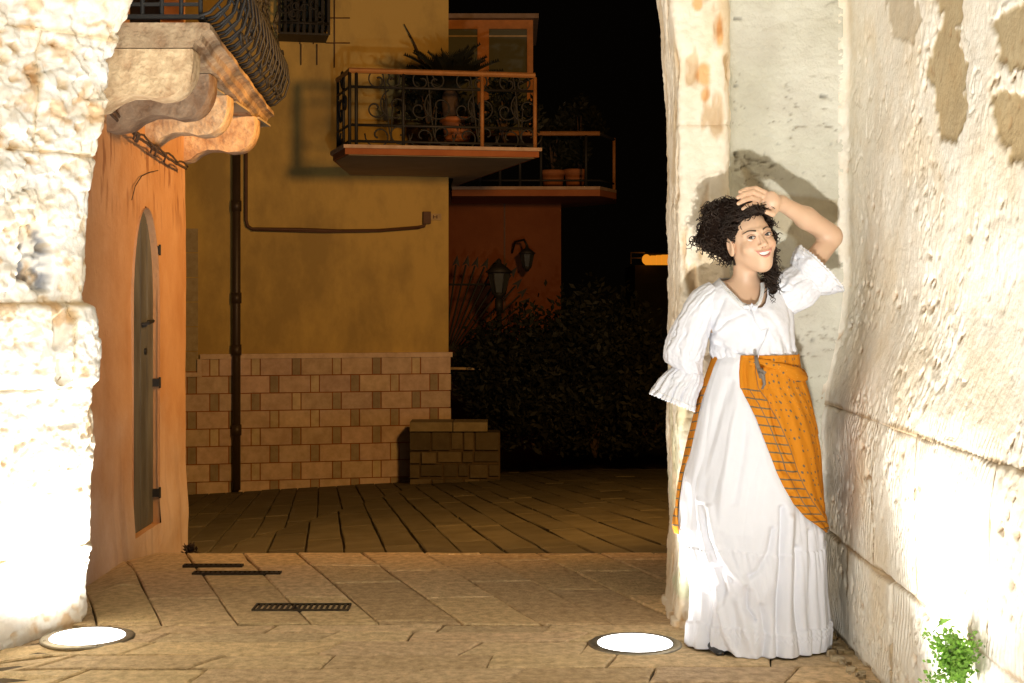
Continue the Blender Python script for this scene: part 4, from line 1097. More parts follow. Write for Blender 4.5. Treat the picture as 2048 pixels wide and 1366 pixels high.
dots = mth('LESS_THAN', vo.outputs['Distance'], .20)
vo2 = N.new('ShaderNodeTexVoronoi'); vo2.inputs['Scale'].default_value = 9; vo2.inputs['Randomness'].default_value = .7; Lk.new(at.outputs['Vector'], vo2.inputs['Vector'])
dots2 = mth('LESS_THAN', vo2.outputs['Distance'], .13)
vo3 = N.new('ShaderNodeTexVoronoi'); vo3.inputs['Scale'].default_value = 95; vo3.inputs['Randomness'].default_value = .9; Lk.new(at.outputs['Vector'], vo3.inputs['Vector'])
speck = mth('MULTIPLY', mth('LESS_THAN', vo3.outputs['Distance'], .16), mth('GREATER_THAN', ux, .22))
nob = mth('SUBTRACT', 1.0, band)
pr = mth('MAXIMUM', mth('MULTIPLY', mth('MAXIMUM', dots, dots2), nob), stripes)
mx = N.new('ShaderNodeMix'); mx.data_type = 'RGBA'; mx.inputs[6].default_value = (.56, .20, .009, 1); mx.inputs[7].default_value = (.13, .105, .07, 1); Lk.new(pr, mx.inputs[0])
mx2 = N.new('ShaderNodeMix'); mx2.data_type = 'RGBA'; mx2.inputs[7].default_value = (.62, .42, .16, 1); Lk.new(mx.outputs[2], mx2.inputs[6]); Lk.new(mth('MULTIPLY', speck, .55), mx2.inputs[0])
Lk.new(mx2.outputs[2], b.inputs['Base Color']); b.inputs['Roughness'].default_value = .8; b.inputs['Specular IOR Level'].default_value = .2
M['scarf'] = sm

W = thing('person', 'smiling woman in white blouse and long skirt with orange scarf, hand on dark curly hair', 'person', (P(1510, 1290, 5.24).x, 5.24, 0))

# ---- signed distance helpers
def surface_nets(Fv, origin, h):
    s = Fv < 0
    nx_, ny_, nz_ = Fv.shape
    cnt = np.zeros((nx_-1, ny_-1, nz_-1), np.int8)
    for a in (0, 1):
        for b_ in (0, 1):
            for c in (0, 1): cnt += s[a:nx_-1+a, b_:ny_-1+b_, c:nz_-1+c]
    act = (cnt > 0) & (cnt < 8); idx = np.argwhere(act)
    ids = np.full(act.shape, -1, np.int32); ids[act] = np.arange(len(idx))
    cor = [(a, b_, c) for a in (0, 1) for b_ in (0, 1) for c in (0, 1)]
    vals = {c: Fv[idx[:, 0]+c[0], idx[:, 1]+c[1], idx[:, 2]+c[2]] for c in cor}
    acc = np.zeros((len(idx), 3)); num = np.zeros(len(idx))
    for i, a in enumerate(cor):
        for b_ in cor[i+1:]:
            if sum(abs(a[k]-b_[k]) for k in range(3)) != 1: continue
            va, vb = vals[a], vals[b_]; m_ = (va < 0) != (vb < 0)
            t = np.where(m_, va/(va-vb+1e-20), 0)
            pt = np.array(a)[None]+t[:, None]*(np.array(b_)-np.array(a))[None]
            acc += np.where(m_[:, None], pt, 0); num += m_
    Vv = (acc/num[:, None]+idx)*h+np.array(origin)
    Fs = []
    for ax in range(3):
        o1, o2 = [(1, 2), (2, 0), (0, 1)][ax]
        sl0 = [slice(None)]*3; sl1 = [slice(None)]*3; sl0[ax] = slice(0, -1); sl1[ax] = slice(1, None)
        A = s[tuple(sl0)]; B = s[tuple(sl1)]
        e = np.argwhere(A != B); e = e[(e[:, o1] > 0) & (e[:, o2] > 0) & (e[:, o1] < Fv.shape[o1]-1) & (e[:, o2] < Fv.shape[o2]-1)]
        if not len(e): continue
        def g(d1, d2):
            q = e.copy(); q[:, o1] -= d1; q[:, o2] -= d2; return ids[q[:, 0], q[:, 1], q[:, 2]]
        quad = np.stack([g(1, 1), g(0, 1), g(0, 0), g(1, 0)], 1)
        fl = A[e[:, 0], e[:, 1], e[:, 2]]
        quad[~fl] = quad[~fl][:, ::-1]
        Fs.append(quad)
    return Vv, np.concatenate(Fs)
class Field:
    def __init__(s, lo, hi, h):
        s.lo = np.array(lo, float); s.h = h; s.n = np.ceil((np.array(hi)-s.lo)/h).astype(int)+1
        s.F = np.full(tuple(s.n), .08, np.float32)
    def box(s, lo, hi):
        i0 = np.clip(np.floor((np.array(lo)-s.lo)/s.h).astype(int), 0, s.n-1); i1 = np.clip(np.ceil((np.array(hi)-s.lo)/s.h).astype(int)+1, 1, s.n)
        g = np.meshgrid(*[s.lo[k]+np.arange(i0[k], i1[k])*s.h for k in range(3)], indexing='ij')
        return tuple(slice(i0[k], i1[k]) for k in range(3)), np.stack(g, -1)
    def add(s, d, sl, k):
        f = s.F[sl]
        if k <= 0: s.F[sl] = np.minimum(f, d); return
        hh = np.maximum(k-np.abs(f-d), 0)/k; s.F[sl] = np.minimum(f, d)-hh*hh*k*.25
    def sub(s, d, sl, k):
        f = s.F[sl]; d = -d; hh = np.maximum(k-np.abs(f-d), 0)/k; s.F[sl] = np.maximum(f, d)+hh*hh*k*.25
    def cap(s, a, b, ra, rb, k=.01, sub=False, T=None):
        """tapered capsule; T = (R, c, scale) when a, b are in a local frame"""
        a = np.array(a, float); b = np.array(b, float)
        if T is None: wa, wb_, sc_ = a, b, 1
        else: R, c, sc_ = T; wa, wb_ = R@a*sc_+c, R@b*sc_+c; ra, rb, k = ra*sc_, rb*sc_, k*sc_
        m_ = max(ra, rb)+k+.006
        sl, g = s.box(np.minimum(wa, wb_)-m_, np.maximum(wa, wb_)+m_)
        ab = wb_-wa; t = np.clip(((g-wa)@ab)/(ab@ab+1e-12), 0, 1)
        d = np.linalg.norm(g-wa-t[..., None]*ab, axis=-1)-(ra+(rb-ra)*t)
        (s.sub if sub else s.add)(d.astype(np.float32), sl, k)
    def ell(s, c, r, k=.01, sub=False, T=None, rot=None):
        c = np.array(c, float); r = np.array(r, float)
        if T is None: wc, sc_, R = c, 1, np.eye(3)
        else: R, tc, sc_ = T; wc = R@c*sc_+tc; r = r*sc_; k = k*sc_
        if rot is not None: R = R@rot
        m_ = r.max()+k+.006
        sl, g = s.box(wc-m_, wc+m_); q = (g-wc)@R
        k0 = np.linalg.norm(q/r, axis=-1); k1 = np.linalg.norm(q/(r*r), axis=-1)
        d = k0*(k0-1)/np.maximum(k1, 1e-6)
        (s.sub if sub else s.add)(d.astype(np.float32), sl, k)
HC = np.array(P(1500, 477, 5.20)); HK = 1.05
al, ro = math.radians(15), math.radians(13)
Rz = np.array([[math.cos(al), math.sin(al), 0], [math.sin(al), -math.cos(al), 0], [0, 0, 1]])   # columns x, fwd, up
Rz = np.stack([np.array([math.cos(al), math.sin(al), 0]), np.array([math.sin(al), -math.cos(al), 0]), np.array([0, 0, 1.])], 1)
Ry = np.array([[math.cos(ro), 0, -math.sin(ro)], [0, 1, 0], [math.sin(ro), 0, math.cos(ro)]])
RH = Ry@Rz; TH = (RH, HC, HK)
def hw(x, y, z): return Vector(RH@np.array([x, y, z])*HK+HC)
FB = Field((.58, 4.93, -.01), (1.29, 5.56, 1.80), .0028)
# head
FB.ell((0, -.016, .030), (.073, .092, .086), 0, T=TH)
FB.ell((0, .026, -.030), (.058, .062, .086), .03, T=TH)
for sx in (-1, 1):
    FB.cap((sx*.046, .0, -.052), (sx*.007, .056, -.094), .016, .015, .035, T=TH)
    FB.ell((sx*.036, .060, -.034), (.024, .022, .022), .022, T=TH)
    FB.cap((sx*.010, .082, .017), (sx*.044, .064, .014), .008, .008, .014, T=TH)
FB.ell((0, .058, -.096), (.019, .018, .017), .025, T=TH)
FB.ell((0, .070, -.062), (.028, .024, .022), .02, T=TH)
FB.cap((0, .084, .004), (0, .104, -.029), .0065, .0095, .010, T=TH)
for sx in (-1, 1):
    FB.ell((sx*.0115, .093, -.033), (.0075, .009, .0065), .006, T=TH)
    FB.ell((sx*.031, .094, .000), (.017, .014, .011), .008, sub=True, T=TH)
# lips as a rim round the smiling mouth, then the opening
def mz(x, up): 
    t = x/.030; return -.058+.0105*t*t+(.0030 if up else -.0125)*(1-t*t)
for up in (True, False):
    xs_ = np.linspace(-.030, .030, 7)
    for i in range(6):
        a_ = (xs_[i], .0945-14*xs_[i]**2, mz(xs_[i], up)); b_ = (xs_[i+1], .0945-14*xs_[i+1]**2, mz(xs_[i+1], up))
        FB.cap(a_, b_, .0032 if up else .0042, .0032 if up else .0042, .005, T=TH)
FB.ell((0, .099, -.0605), (.0255, .015, .0068), .003, sub=True, T=TH)
for sx in (-1, 1):
    FB.ell((sx*.077, -.004, -.014), (.009, .022, .034), .005, T=TH)
    FB.ell((sx*.086, .001, -.010), (.007, .013, .021), .004, sub=True, T=TH)
# neck, torso, legs
def V3(px, py, Y): return np.array(P(px, py, Y))
FB.cap(V3(1490, 520, 5.225), V3(1492, 592, 5.25), .043, .047, .025)
FB.cap(V3(1484, 575, 5.26), V3(1418, 592, 5.26), .040, .040, .03)
FB.cap(V3(1490, 575, 5.26), V3(1560, 590, 5.26), .040, .042, .03)
FB.ell(V3(1492, 640, 5.25), (.140, .092, .125), .04)
FB.cap(V3(1500, 640, 5.25), V3(1512, 740, 5.25), .095, .085, .05)
FB.ell(V3(1510, 790, 5.25), (.125, .095, .10), .05)
for x0, x1 in ((1480, 1465), (1545, 1570)):
    FB.cap(V3(x0, 820, 5.25), V3((x0+x1)/2, 1050, 5.22), .075, .055, .03); FB.cap(V3((x0+x1)/2, 1050, 5.22), V3(x1, 1255, 5.24), .052, .036, .02)
    FB.cap(V3(x1, 1262, 5.24), V3(x1-3, 1275, 5.08), .034, .026, .015)
# her right arm: shoulder, elbow, forearm going behind the hip
FB.cap(V3(1410, 600, 5.26), V3(1374, 722, 5.27), .044, .034, .02)
FB.cap(V3(1374, 722, 5.27), V3(1396, 774, 5.31), .036, .032, .015)
FB.cap(V3(1396, 774, 5.31), V3(1428, 790, 5.375), .032, .026, .012)
FB.ell(V3(1452, 800, 5.39), (.045, .018, .03), .015)
for k_ in range(4): FB.cap(V3(1470, 790+k_*8, 5.40), V3(1505-2*k_, 794+k_*9, 5.41), .009, .007, .004)
FB.cap(V3(1445, 790, 5.40), V3(1465, 778, 5.42), .010, .008, .006)
# her left arm, raised
FB.cap(V3(1568, 596, 5.27), V3(1662, 478, 5.33), .045, .038, .02)
FB.cap(V3(1663, 470, 5.33), V3(1612, 436, 5.29), .039, .040, .02)
FB.cap(V3(1612, 436, 5.29), V3(1562, 406, 5.215), .038, .026, .02)
# hand resting on the hair, fingers towards the left
FB.cap(V3(1562, 407, 5.215), V3(1546, 404, 5.175), .027, .024, .015)
FB.ell(V3(1541, 403, 5.17), (.030, .017, .038), .015, rot=np.array([[math.cos(.2), 0, math.sin(.2)], [0, 1, 0], [-math.sin(.2), 0, math.cos(.2)]]))
fing = [((1533, 387, 5.20), (1512, 377, 5.185), (1493, 379, 5.17), (1480, 384, 5.155)), ((1526, 393, 5.193), (1505, 384, 5.17), (1487, 389, 5.152), (1476, 395, 5.14)),
        ((1522, 402, 5.19), (1503, 396, 5.165), (1487, 401, 5.148), (1477, 407, 5.138)), ((1522, 411, 5.19), (1507, 409, 5.167), (1494, 413, 5.152), (1486, 418, 5.145))]
for q in fing:
    rr = (.0105, .0095, .0088, .0072)
    q = [(a_, b_, c_-.020) for a_, b_, c_ in q]
    for i in range(3): FB.cap(V3(*q[i]), V3(*q[i+1]), rr[i], rr[i+1], .004)
FB.cap(V3(1552, 418, 5.165), V3(1545, 428, 5.15), .013, .0105, .01); FB.cap(V3(1545, 428, 5.15), V3(1533, 424, 5.135), .0105, .008, .005)
Vb, Fb_ = surface_nets(FB.F, FB.lo, FB.h)
HB = FB.h; del FB
# vertex colours
q = ((Vb-HC)@RH)/HK; x, y, z = q[:, 0], q[:, 1], q[:, 2]
c = np.ones((len(Vb), 3))*np.array([.64, .415, .265])
c *= (1+.05*fbm(Vb*12, 3, 3))[:, None]
inh = (np.abs(x) < .1) & (z > -.14) & (z < .14) & (np.abs(y) < .13) & (((x/.080)**2+((y+.012)/.100)**2+((z-.03)/.094)**2 < 1.08) | (z < .05))
def mixc(m_, col):
    global c
    m_ = (m_*inh)[:, None]; c = c*(1-m_)+np.array(col)*m_
for sx in (-1, 1):
    mixc(.35*np.exp(-(((x-sx*.038)/.018)**2+((z+.036)/.016)**2))*(y > .03), (.66, .30, .2))
    mixc(.55*np.exp(-(((x-sx*.031)/.020)**2+((z-.006)/.009)**2))*(y > .03), (.36, .21, .14))
    mixc(.9*np.exp(-(((x-sx*.006)/.003)**2+((z+.040)/.0025)**2))*(y > .085), (.18, .07, .04))
tt = np.clip(1-(x/.031)**2, 0, 1)
zu, zl = mz(x, True), mz(x, False)
lip = ((np.abs(z-zu) < .0026*np.sqrt(tt)+.0006) | (np.abs(z-zl) < .0040*np.sqrt(tt)+.0006)) & (np.abs(x) < .0315) & (y > .06)
mixc(lip*1.0, (.52, .20, .15))
mixc(((z < zu-.003) & (z > zl+.003) & (np.abs(x) < .024) & (y > .06) & (y < .0935-.02*np.abs(x)/.024))*1., (.10, .03, .02))
# scalp under the hair
hl = (y < .040-.55*np.abs(z-.02)*(z < .02)) & (z > -.035)
hl = ((z > .074-.35*np.clip(np.abs(x)-.03, 0, 1)) | ((y < .030) & (z > .022)) | ((y < -.02) & (z > -.08))) & (np.abs(q[:, 0]) < .1)
mixc(hl*1., (.03, .02, .014))
body = put('body', Vb, Fb_, M['skin'], W, True, col=c)
from mathutils.bvhtree import BVHTree
sel = ((np.abs(x) < .11) & (z > -.14) & (z < .14) & (y > 0))
fsel = Fb_[sel[Fb_].all(1)]
uq, inv_ = np.unique(fsel, return_inverse=True)
bvh = BVHTree.FromPolygons([tuple(v) for v in q[uq]], inv_.reshape(fsel.shape).tolist())
def onface(x_, z_, off=0.0, default=.08):
    r = bvh.ray_cast(Vector((x_, .25, z_)), Vector((0, -1, 0)))
    yy = r[0].y if r[0] is not None else default
    return hw(x_, yy+off, z_)
# eyes
for sx in (-1, 1):
    ex, ez = sx*.031, .0005; mb = MB()
    def ball(r, c_, a0=PI, n=18, m=12):
        V = []; 
        for i in range(m+1):
            ph = (a0)*i/m
            for k in range(n):
                V.append(Vector((r*math.sin(ph)*math.cos(2*PI*k/n), r*math.cos(ph), r*math.sin(ph)*math.sin(2*PI*k/n))))
        return [hw(c_[0]+v.x, c_[1]+v.y, c_[2]+v.z) for v in V], [(i*n+k, i*n+(k+1) % n, (i+1)*n+(k+1) % n, (i+1)*n+k) for i in range(m) for k in range(n)]
    yc = .0725
    V, F = ball(.0125, (ex, yc, ez)); eye = put('eye', V, F, M['eye_white'], W, True)
    # gaze towards the camera, which is to the side of the face
    gz = Vector(RH.T@(np.array([0, 0, CAMZ])-HC)).normalized()
    rot = Vector((0, 1, 0)).rotation_difference(gz)
    V = []; n_ = 16
    for i in range(5):
        ph = .56*i/4
        for k in range(n_):
            v = rot@Vector((.0129*math.sin(ph)*math.cos(2*PI*k/n_), .0129*math.cos(ph), .0129*math.sin(ph)*math.sin(2*PI*k/n_))); V.append(hw(ex+v.x, yc+v.y, ez+v.z))
    put('iris', V, [(i*n_+k, i*n_+(k+1) % n_, (i+1)*n_+(k+1) % n_, (i+1)*n_+k) for i in range(4) for k in range(n_)], M['iris'], eye, True)
    def lid(h0, r, bulge, name, m_, rr, col=None):
        V = []; n2 = 15; mbl = MB(); pts = []
        for k in range(n2):
            t = -1+2*k/(n2-1); xx = ex+t*.0165; zz = ez+h0*(1-t*t)+.0012*t*sx
            yy = yc+math.sqrt(max(1e-6, .0138**2-(t*.0118)**2-(zz-ez)**2))*bulge+.0
            pts.append(hw(xx, yy, zz))
        mbl.tube(pts, [rr*(.5+.5*math.sin(PI*k/(n2-1)))*HK for k in range(n2)], 6)
        mbl.build(name, m_, W, True, **({'col': col} if col else {}))
    lid(.0086, .0, 1.0, 'eyelid', M['skin'], .0042, (.50, .30, .19)); lid(-.0068, .0, 1.0, 'eyelid', M['skin'], .0030, (.60, .38, .25))
    lid(.0058, .0, 1.10, 'eyelashes', M['brow'], .0022); lid(-.0052, 0, 1.05, 'eyelashes', M['brow'], .0010)
    mb = MB(); pts = []
    for k in range(14):
        t = k/13; xx = sx*(.013+.040*t); zz = .0175+.0085*math.sin(PI*min(1, t*.62+.12))-.004*max(0, t-.6)/.4
        pts.append(onface(xx, zz, .0015))
    mb.tube(pts, [(.0020*(1-.7*k/13)+.0005)*HK for k in range(14)], 6).build('eyebrow', M['brow'], W, True)
# teeth and lips
V = []; n2 = 25
for k in range(n2):
    xx = -.0255+.051*k/(n2-1); yy = .0925-13*xx*xx
    zt2, zb2 = mz(xx, True)-.0005, mz(xx, False)+.0035*(1-(xx/.0265)**2)+.001
    V += [hw(xx, yy, zt2), hw(xx, yy+.0006, (zt2+zb2)/2), hw(xx, yy-.0004, min(zb2, zt2))]
put('teeth', V, [(i*3+j, i*3+j+1, i*3+j+4, i*3+j+3) for i in range(n2-1) for j in (0, 1)], M['teeth'], W, True)

# ---- hair
HL = [(-.070, .022, -.005), (-.066, .044, .035), (-.050, .066, .062), (-.026, .080, .078), (0, .085, .083), (.026, .080, .080), (.048, .066, .068), (.062, .046, .045), (.068, .026, .008)]
FHh = Field((.60, 4.98, 1.16), (1.08, 5.45, 1.72), .0045)
FHh.ell((0, -.030, .040), (.088, .098, .092), 0, T=TH)
FHh.ell((-.0, .034, .090), (.062, .046, .022), .02, T=TH)
FHh.ell((0, .118, -.006), (.068, .072, .094), .012, sub=True, T=TH)
FHh.ell((-.086, .014, -.028), (.032, .044, .050), .008, sub=True, T=TH)
lumps = [((1426, 458, 5.24), .052), ((1414, 476, 5.24), .045), ((1430, 430, 5.22), .050), ((1452, 418, 5.21), .046), ((1478, 418, 5.19), .038), ((1448, 494, 5.26), .046), ((1458, 512, 5.26), .030),
         ((1506, 426, 5.175), .024), ((1535, 452, 5.21), .020), ((1541, 470, 5.23), .020), ((1424, 490, 5.25), .028)]
for (a_, b_, c_), r_ in lumps: FHh.ell(V3(a_, b_, c_), (r_*.88, r_*.8, r_*.88), .02)
for a_, b_ in (((1538, 480, 5.27), (1541, 545, 5.23)), ((1541, 545, 5.23), (1546, 578, 5.15)), ((1520, 500, 5.30), (1545, 550, 5.25))): FHh.cap(V3(*a_), V3(*b_), .022, .017, .02)
sl, g = FHh.box(FHh.lo, FHh.lo+FHh.n*FHh.h)
FHh.F[sl] += (fbm(g*38, 3, 5)*.010).astype(np.float32)
Vh, Fh = surface_nets(FHh.F, FHh.lo, FHh.h)
M['hair_base'] = mat('hair_under', (.016, .009, .006), .95, scale=90, spec=.05, bump=1.0, bscale=160)
hair = put('hair', Vh, Fh, M['hair_base'], W, True)
rh = random.Random(12)
def curl(root, axis, L, R, turns, thick=.0018, n=30, grow=1.0):
    root = Vector(root); axis = Vector(axis).normalized(); u = axis.orthogonal().normalized(); w = axis.cross(u); ph = rh.uniform(0, 6.3)
    pts = []; dr = Vector((rh.gauss(0, .25), rh.gauss(0, .25), -.45))
    for k in range(n):
        t = k/(n-1); a = ph+turns*2*PI*t; rr = R*(min(1, t*4))*(1-.25*t)
        pts.append(root+axis*L*t+dr*L*t*t*.6+(u*math.cos(a)+w*math.sin(a))*rr)
    return pts, [thick*(1-.55*k/(n-1)) for k in range(n)]
cm = MB()
trv = Vh[Fh]; nrmf = np.cross(trv[:, 2]-trv[:, 0], trv[:, 3]-trv[:, 1]); nl = np.linalg.norm(nrmf, axis=1, keepdims=True); nrmf = nrmf/np.maximum(nl, 1e-12); ctf = trv.mean(1)
if np.mean(np.einsum('ij,ij->i', nrmf, ctf-Vh.mean(0))) < 0: nrmf = -nrmf
lof = ((ctf-HC)@RH)/HK; pxf, pyf = pix(ctf)
okf = ~((lof[:, 1] > .045) & (lof[:, 2] < .078) & (np.abs(lof[:, 0]) < .066)) & ~((lof[:, 0] < -.02) & (lof[:, 1] > -.045) & (lof[:, 2] < .028) & (pxf > 1440) & (pyf < 535)) & (ctf[:, 1] < 5.36)
cand = np.nonzero(okf)[0]
for k in range(760):
    fi = cand[rh.randrange(len(cand))]; d = Vector(nrmf[fi]); p0 = Vector(ctf[fi])-d*.003
    bunny = pxf[fi] < 1462
    t_ = d.cross(Vector((rh.gauss(0, 1), rh.gauss(0, 1), rh.gauss(0, 1)))).normalized()
    ax_ = (t_+d*(rh.uniform(.1, .9) if bunny else rh.uniform(.05, .38))).normalized()
    pts, rr = curl(p0, ax_, rh.uniform(.022, .042), rh.uniform(.007, .012) if bunny else rh.uniform(.0045, .0085), rh.uniform(1.1, 2.0), rh.uniform(.0019, .0030), 24)
    cm.tube(pts, rr, 4, False)
cm.build('curls', M['hair'], hair, True, kind='stuff')
cm = MB()      # the loose curl hanging over the shoulder
for k in range(34):
    x0 = rh.uniform(1532, 1549); y0 = rh.uniform(470, 560)
    p0 = P(x0, y0, 5.22-(y0-470)/90*.07+rh.uniform(-.02, .02)); R = rh.uniform(.005, .011); pts = []; L_ = rh.uniform(.05, .10); ph = rh.uniform(0, 6); tn = rh.uniform(1.8, 3.2)
    for j in range(30):
        t = j/29; a = ph+tn*2*PI*t; pts.append(p0+Vector((R*math.cos(a)+.014*t, R*math.sin(a)-.045*t, -L_*t)))
    cm.tube(pts, [.0022*(1-.5*j/29) for j in range(30)], 4, False)
cm.build('hanging_curls', M['hair'], hair, True, kind='stuff')
cm = MB()      # strands swept back from the hairline
bun = np.array([-.060, -.075, .060])
HLa = np.array(HL)
for k in range(90):
    t = rh.uniform(0, .93); f = t*(len(HL)-1); i = int(f); s_ = HLa[i]*(1-(f-i))+HLa[i+1]*(f-i) if i < len(HL)-1 else HLa[-1]
    e_ = bun+np.array([rh.gauss(0, .02), rh.gauss(0, .02), rh.gauss(.01, .025)])
    if t > .6 and rh.random() < .5: e_ = np.array([.02, -.05, .125])+np.array([rh.gauss(0, .02)]*3)
    pts = []; ph = rh.uniform(0, 6); fr = rh.uniform(3, 6); am = rh.uniform(.0015, .004); li = rh.uniform(1.03, 1.09)
    cen = np.array([0, -.016, .030]); rad = np.array([.076, .096, .090])
    a_ = (s_-cen)/rad; b_ = (e_-cen)/rad; la, lb = np.linalg.norm(a_), np.linalg.norm(b_)
    for j in range(24):
        u = j/23; d = a_/la*(1-u)+b_/lb*u; d /= np.linalg.norm(d); m_ = (la*(1-u)+1.04*u)*(1+(li-1+.03)*math.sin(min(1, u*2.2)*PI/2))
        p_ = cen+d*rad*max(m_, 1.0); wv_ = am*math.sin(ph+fr*2*PI*u)
        pts.append(hw(p_[0]+wv_*.7, p_[1], p_[2]+wv_))
    cm.tube(pts, [.0016*HK]*24, 4, False)
cm.build('swept_strands', M['hair'], hair, True, kind='stuff')

# ---- cloth helpers
def cloth(name, V, nu, nv, m, wrap=True, thick=.0035, uv=None, mask=None, parent=W):
    F = gridF(nu, nv, wrap)
    if mask is not None: F = F[mask(V.reshape(-1, 3)[F].mean(1))]
    o = put(name, V.reshape(-1, 3), F, m, parent, True, uv=uv)
    md = o.modifiers.new('thickness', 'SOLIDIFY'); md.thickness = thick; md.offset = 0
    return o
def polyd(px, py, pl):
    best = np.full(px.shape, 1e9)
    for i in range(len(pl)-1):
        x0, y0 = pl[i]; x1, y1 = pl[i+1]
        t = np.clip(((px-x0)*(x1-x0)+(py-y0)*(y1-y0))/((x1-x0)**2+(y1-y0)**2+1e-9), 0, 1)
        best = np.minimum(best, np.hypot(px-x0-t*(x1-x0), py-y0-t*(y1-y0)))
    return best
def pmask(px, py, poly, soft):
    inside = np.zeros(px.shape, bool); n = len(poly)
    for i in range(n):
        x0, y0 = poly[i]; x1, y1 = poly[(i+1) % n]
        inside ^= ((y0 > py) != (y1 > py)) & (px < (x1-x0)*(py-y0)/((y1-y0) or 1e-9)+x0)
    d = polyd(px, py, list(poly)+[poly[0]]); return sstep(-soft, soft, np.where(inside, d, -d))
YS = 5.24
SL = [(700, 1436), (715, 1433), (740, 1424), (770, 1413), (800, 1403), (850, 1391), (900, 1379), (950, 1367), (1000, 1359), (1050, 1354), (1080, 1360), (1120, 1371), (1170, 1381), (1220, 1380), (1260, 1376), (1300, 1371)]
SR = [(700, 1588), (715, 1589), (740, 1593), (770, 1603), (800, 1611), (850, 1622), (900, 1630), (950, 1635), (1000, 1639), (1050, 1644), (1080, 1645), (1120, 1648), (1170, 1651), (1220, 1656), (1260, 1659), (1300, 1656)]
fL = tab(SL); fR = tab(SR)
def skirt_base(ph, py):
    l, r = fL(py), fR(py); cx_ = (l+r)/2; h_ = (r-l)/2
    return cx_, h_, cx_+h_*np.sin(ph)
def skirt_d(ph, py, px):
    """fold relief in metres"""
    fr = np.cos(ph)
    t = np.clip((py-715)/585, 0, 1)
    ps = np.stack([np.sin(ph)*2, np.cos(ph)*2, py/260.], -1)
    wv_ = fbm(ps, 3, 81)*1.1
    am_ = .35+.9*sstep(-.3, .4, fbm(ps*1.3+5, 2, 88)); d = am_*.8*((.002+.020*t**1.2)*(np.abs(np.sin(6.5*ph+wv_*3.0))**.8-.55)+(.001+.006*t)*np.sin(15*ph+wv_*8))+(.0006+.0008*t)*np.sin(41*ph+wv_*9)
    front = np.clip(fr*2, 0, 1)
    d = d*(1-.5*front*(1-sstep(1080, 1250, py)))+.006*fbm(np.stack([px/55, py/120, 0*px], -1), 4, 89)*front
    # overskirt swag pulled across from the left hip
    swag = [(1420, 720), (1476, 712), (1472, 780), (1500, 840), (1530, 930), (1566, 1000), (1556, 1080), (1532, 1150), (1508, 1192), (1482, 1178), (1452, 1150), (1418, 1098), (1392, 1030), (1372, 960), (1385, 860)]
    d = d+pmask(px, py, swag, 15)*.018*front
    under = [(1372, 1165), (1410, 1115), (1432, 1110), (1440, 1165), (1424, 1205), (1436, 1245), (1456, 1290), (1420, 1330), (1360, 1320)]
    d = d-pmask(px, py, under, 7)*.024*front
    for pl, w, dep in (
        ([(1395, 1000), (1405, 1060), (1425, 1110), (1450, 1140)], 6, -.010), ([(1412, 1000), (1424, 1070), (1450, 1118), (1480, 1150)], 6, .009),
        ([(1522, 1040), (1515, 1080), (1495, 1120), (1480, 1130)], 6, -.010), ([(1478, 1150), (1476, 1195), (1490, 1215)], 5, -.012),
        ([(1455, 760), (1430, 830), (1412, 900), (1398, 980)], 8, -.006), ([(1470, 780), (1452, 860), (1436, 950), (1430, 1040)], 9, .006), ([(1480, 820), (1470, 900), (1452, 990)], 7, -.005),
        ([(1420, 1165), (1424, 1200), (1440, 1260), (1475, 1328)], 6, .012), ([(1540, 1000), (1537, 1120), (1534, 1230), (1535, 1330)], 6, -.014), ([(1575, 1080), (1574, 1200), (1590, 1330)], 7, -.012),
        ([(1556, 1020), (1556, 1200), (1560, 1330)], 8, .010), ([(1603, 1050), (1604, 1200), (1612, 1330)], 6, -.008), ([(1628, 1060), (1632, 1200), (1636, 1320)], 6, .006),
        ([(1505, 1190), (1512, 1250), (1500, 1320)], 8, -.010), ([(1460, 1180), (1480, 1250), (1510, 1325)], 8, .008), ([(1397, 1180), (1392, 1240), (1400, 1300)], 5, -.007)):
        d = d+1.5*dep*np.exp(-(polyd(px, py, pl)/w)**2)*front
    # flounce seams
    for yy, dd in ((1086, .004), (1238, .006)):
        yl = yy+4*np.sin(ph*3)+3*np.sin(ph*7+1)
        d = d+dd*sstep(yl-2, yl+3, py)*np.clip(1-(py-yl)/90, 0, 1)*np.where(py > yl-4, 1, 0)
        d = d+.0022*np.sin(70*ph+3*wv_)*np.exp(-np.maximum(py-yl, 0)/35)*(py > yl)
    ln = 1252+5*np.sin(ph*3)
    d = d+.0022*np.sin(110*ph)*np.sin((py-ln)*.55)*np.exp(-((py-ln)/9)**2)
    return d
def skirt_pos(ph, py, extra=0, hem=None):
    cx_, h_, px = skirt_base(ph, py)
    rx = h_/FPX*YS; ry = np.minimum(rx*.80, .27)
    d = skirt_d(ph, py, px)+extra
    n_ = np.stack([np.sin(ph)*ry, -np.cos(ph)*rx], -1); n_ /= np.linalg.norm(n_, axis=-1, keepdims=True)
    X = (cx_-CX)/FPX*YS+np.sin(ph)*rx+n_[..., 0]*d; Y = YS-np.cos(ph)*ry+n_[..., 1]*d; Z = CAMZ-(py-HY)/FPX*YS
    return np.stack([X, Y, Z+0*X], -1)
NU, NVs = 520, 330
ph_ = np.linspace(-PI, PI, NU, endpoint=False)
T_ = np.linspace(0, 1, NVs)
PH, TT = np.meshgrid(ph_, T_)
hemdip = np.exp(-((PH+.55)/.13)**2)*11+6*np.sin(PH*5)*.3
PYs = 706+(1289-hemdip-706)*TT
Vs = skirt_pos(PH, PYs, 0); Vs[..., 2] = np.maximum(Vs[..., 2], .006)
cloth('skirt', Vs, NU, NVs, M['cotton'], thick=.003)
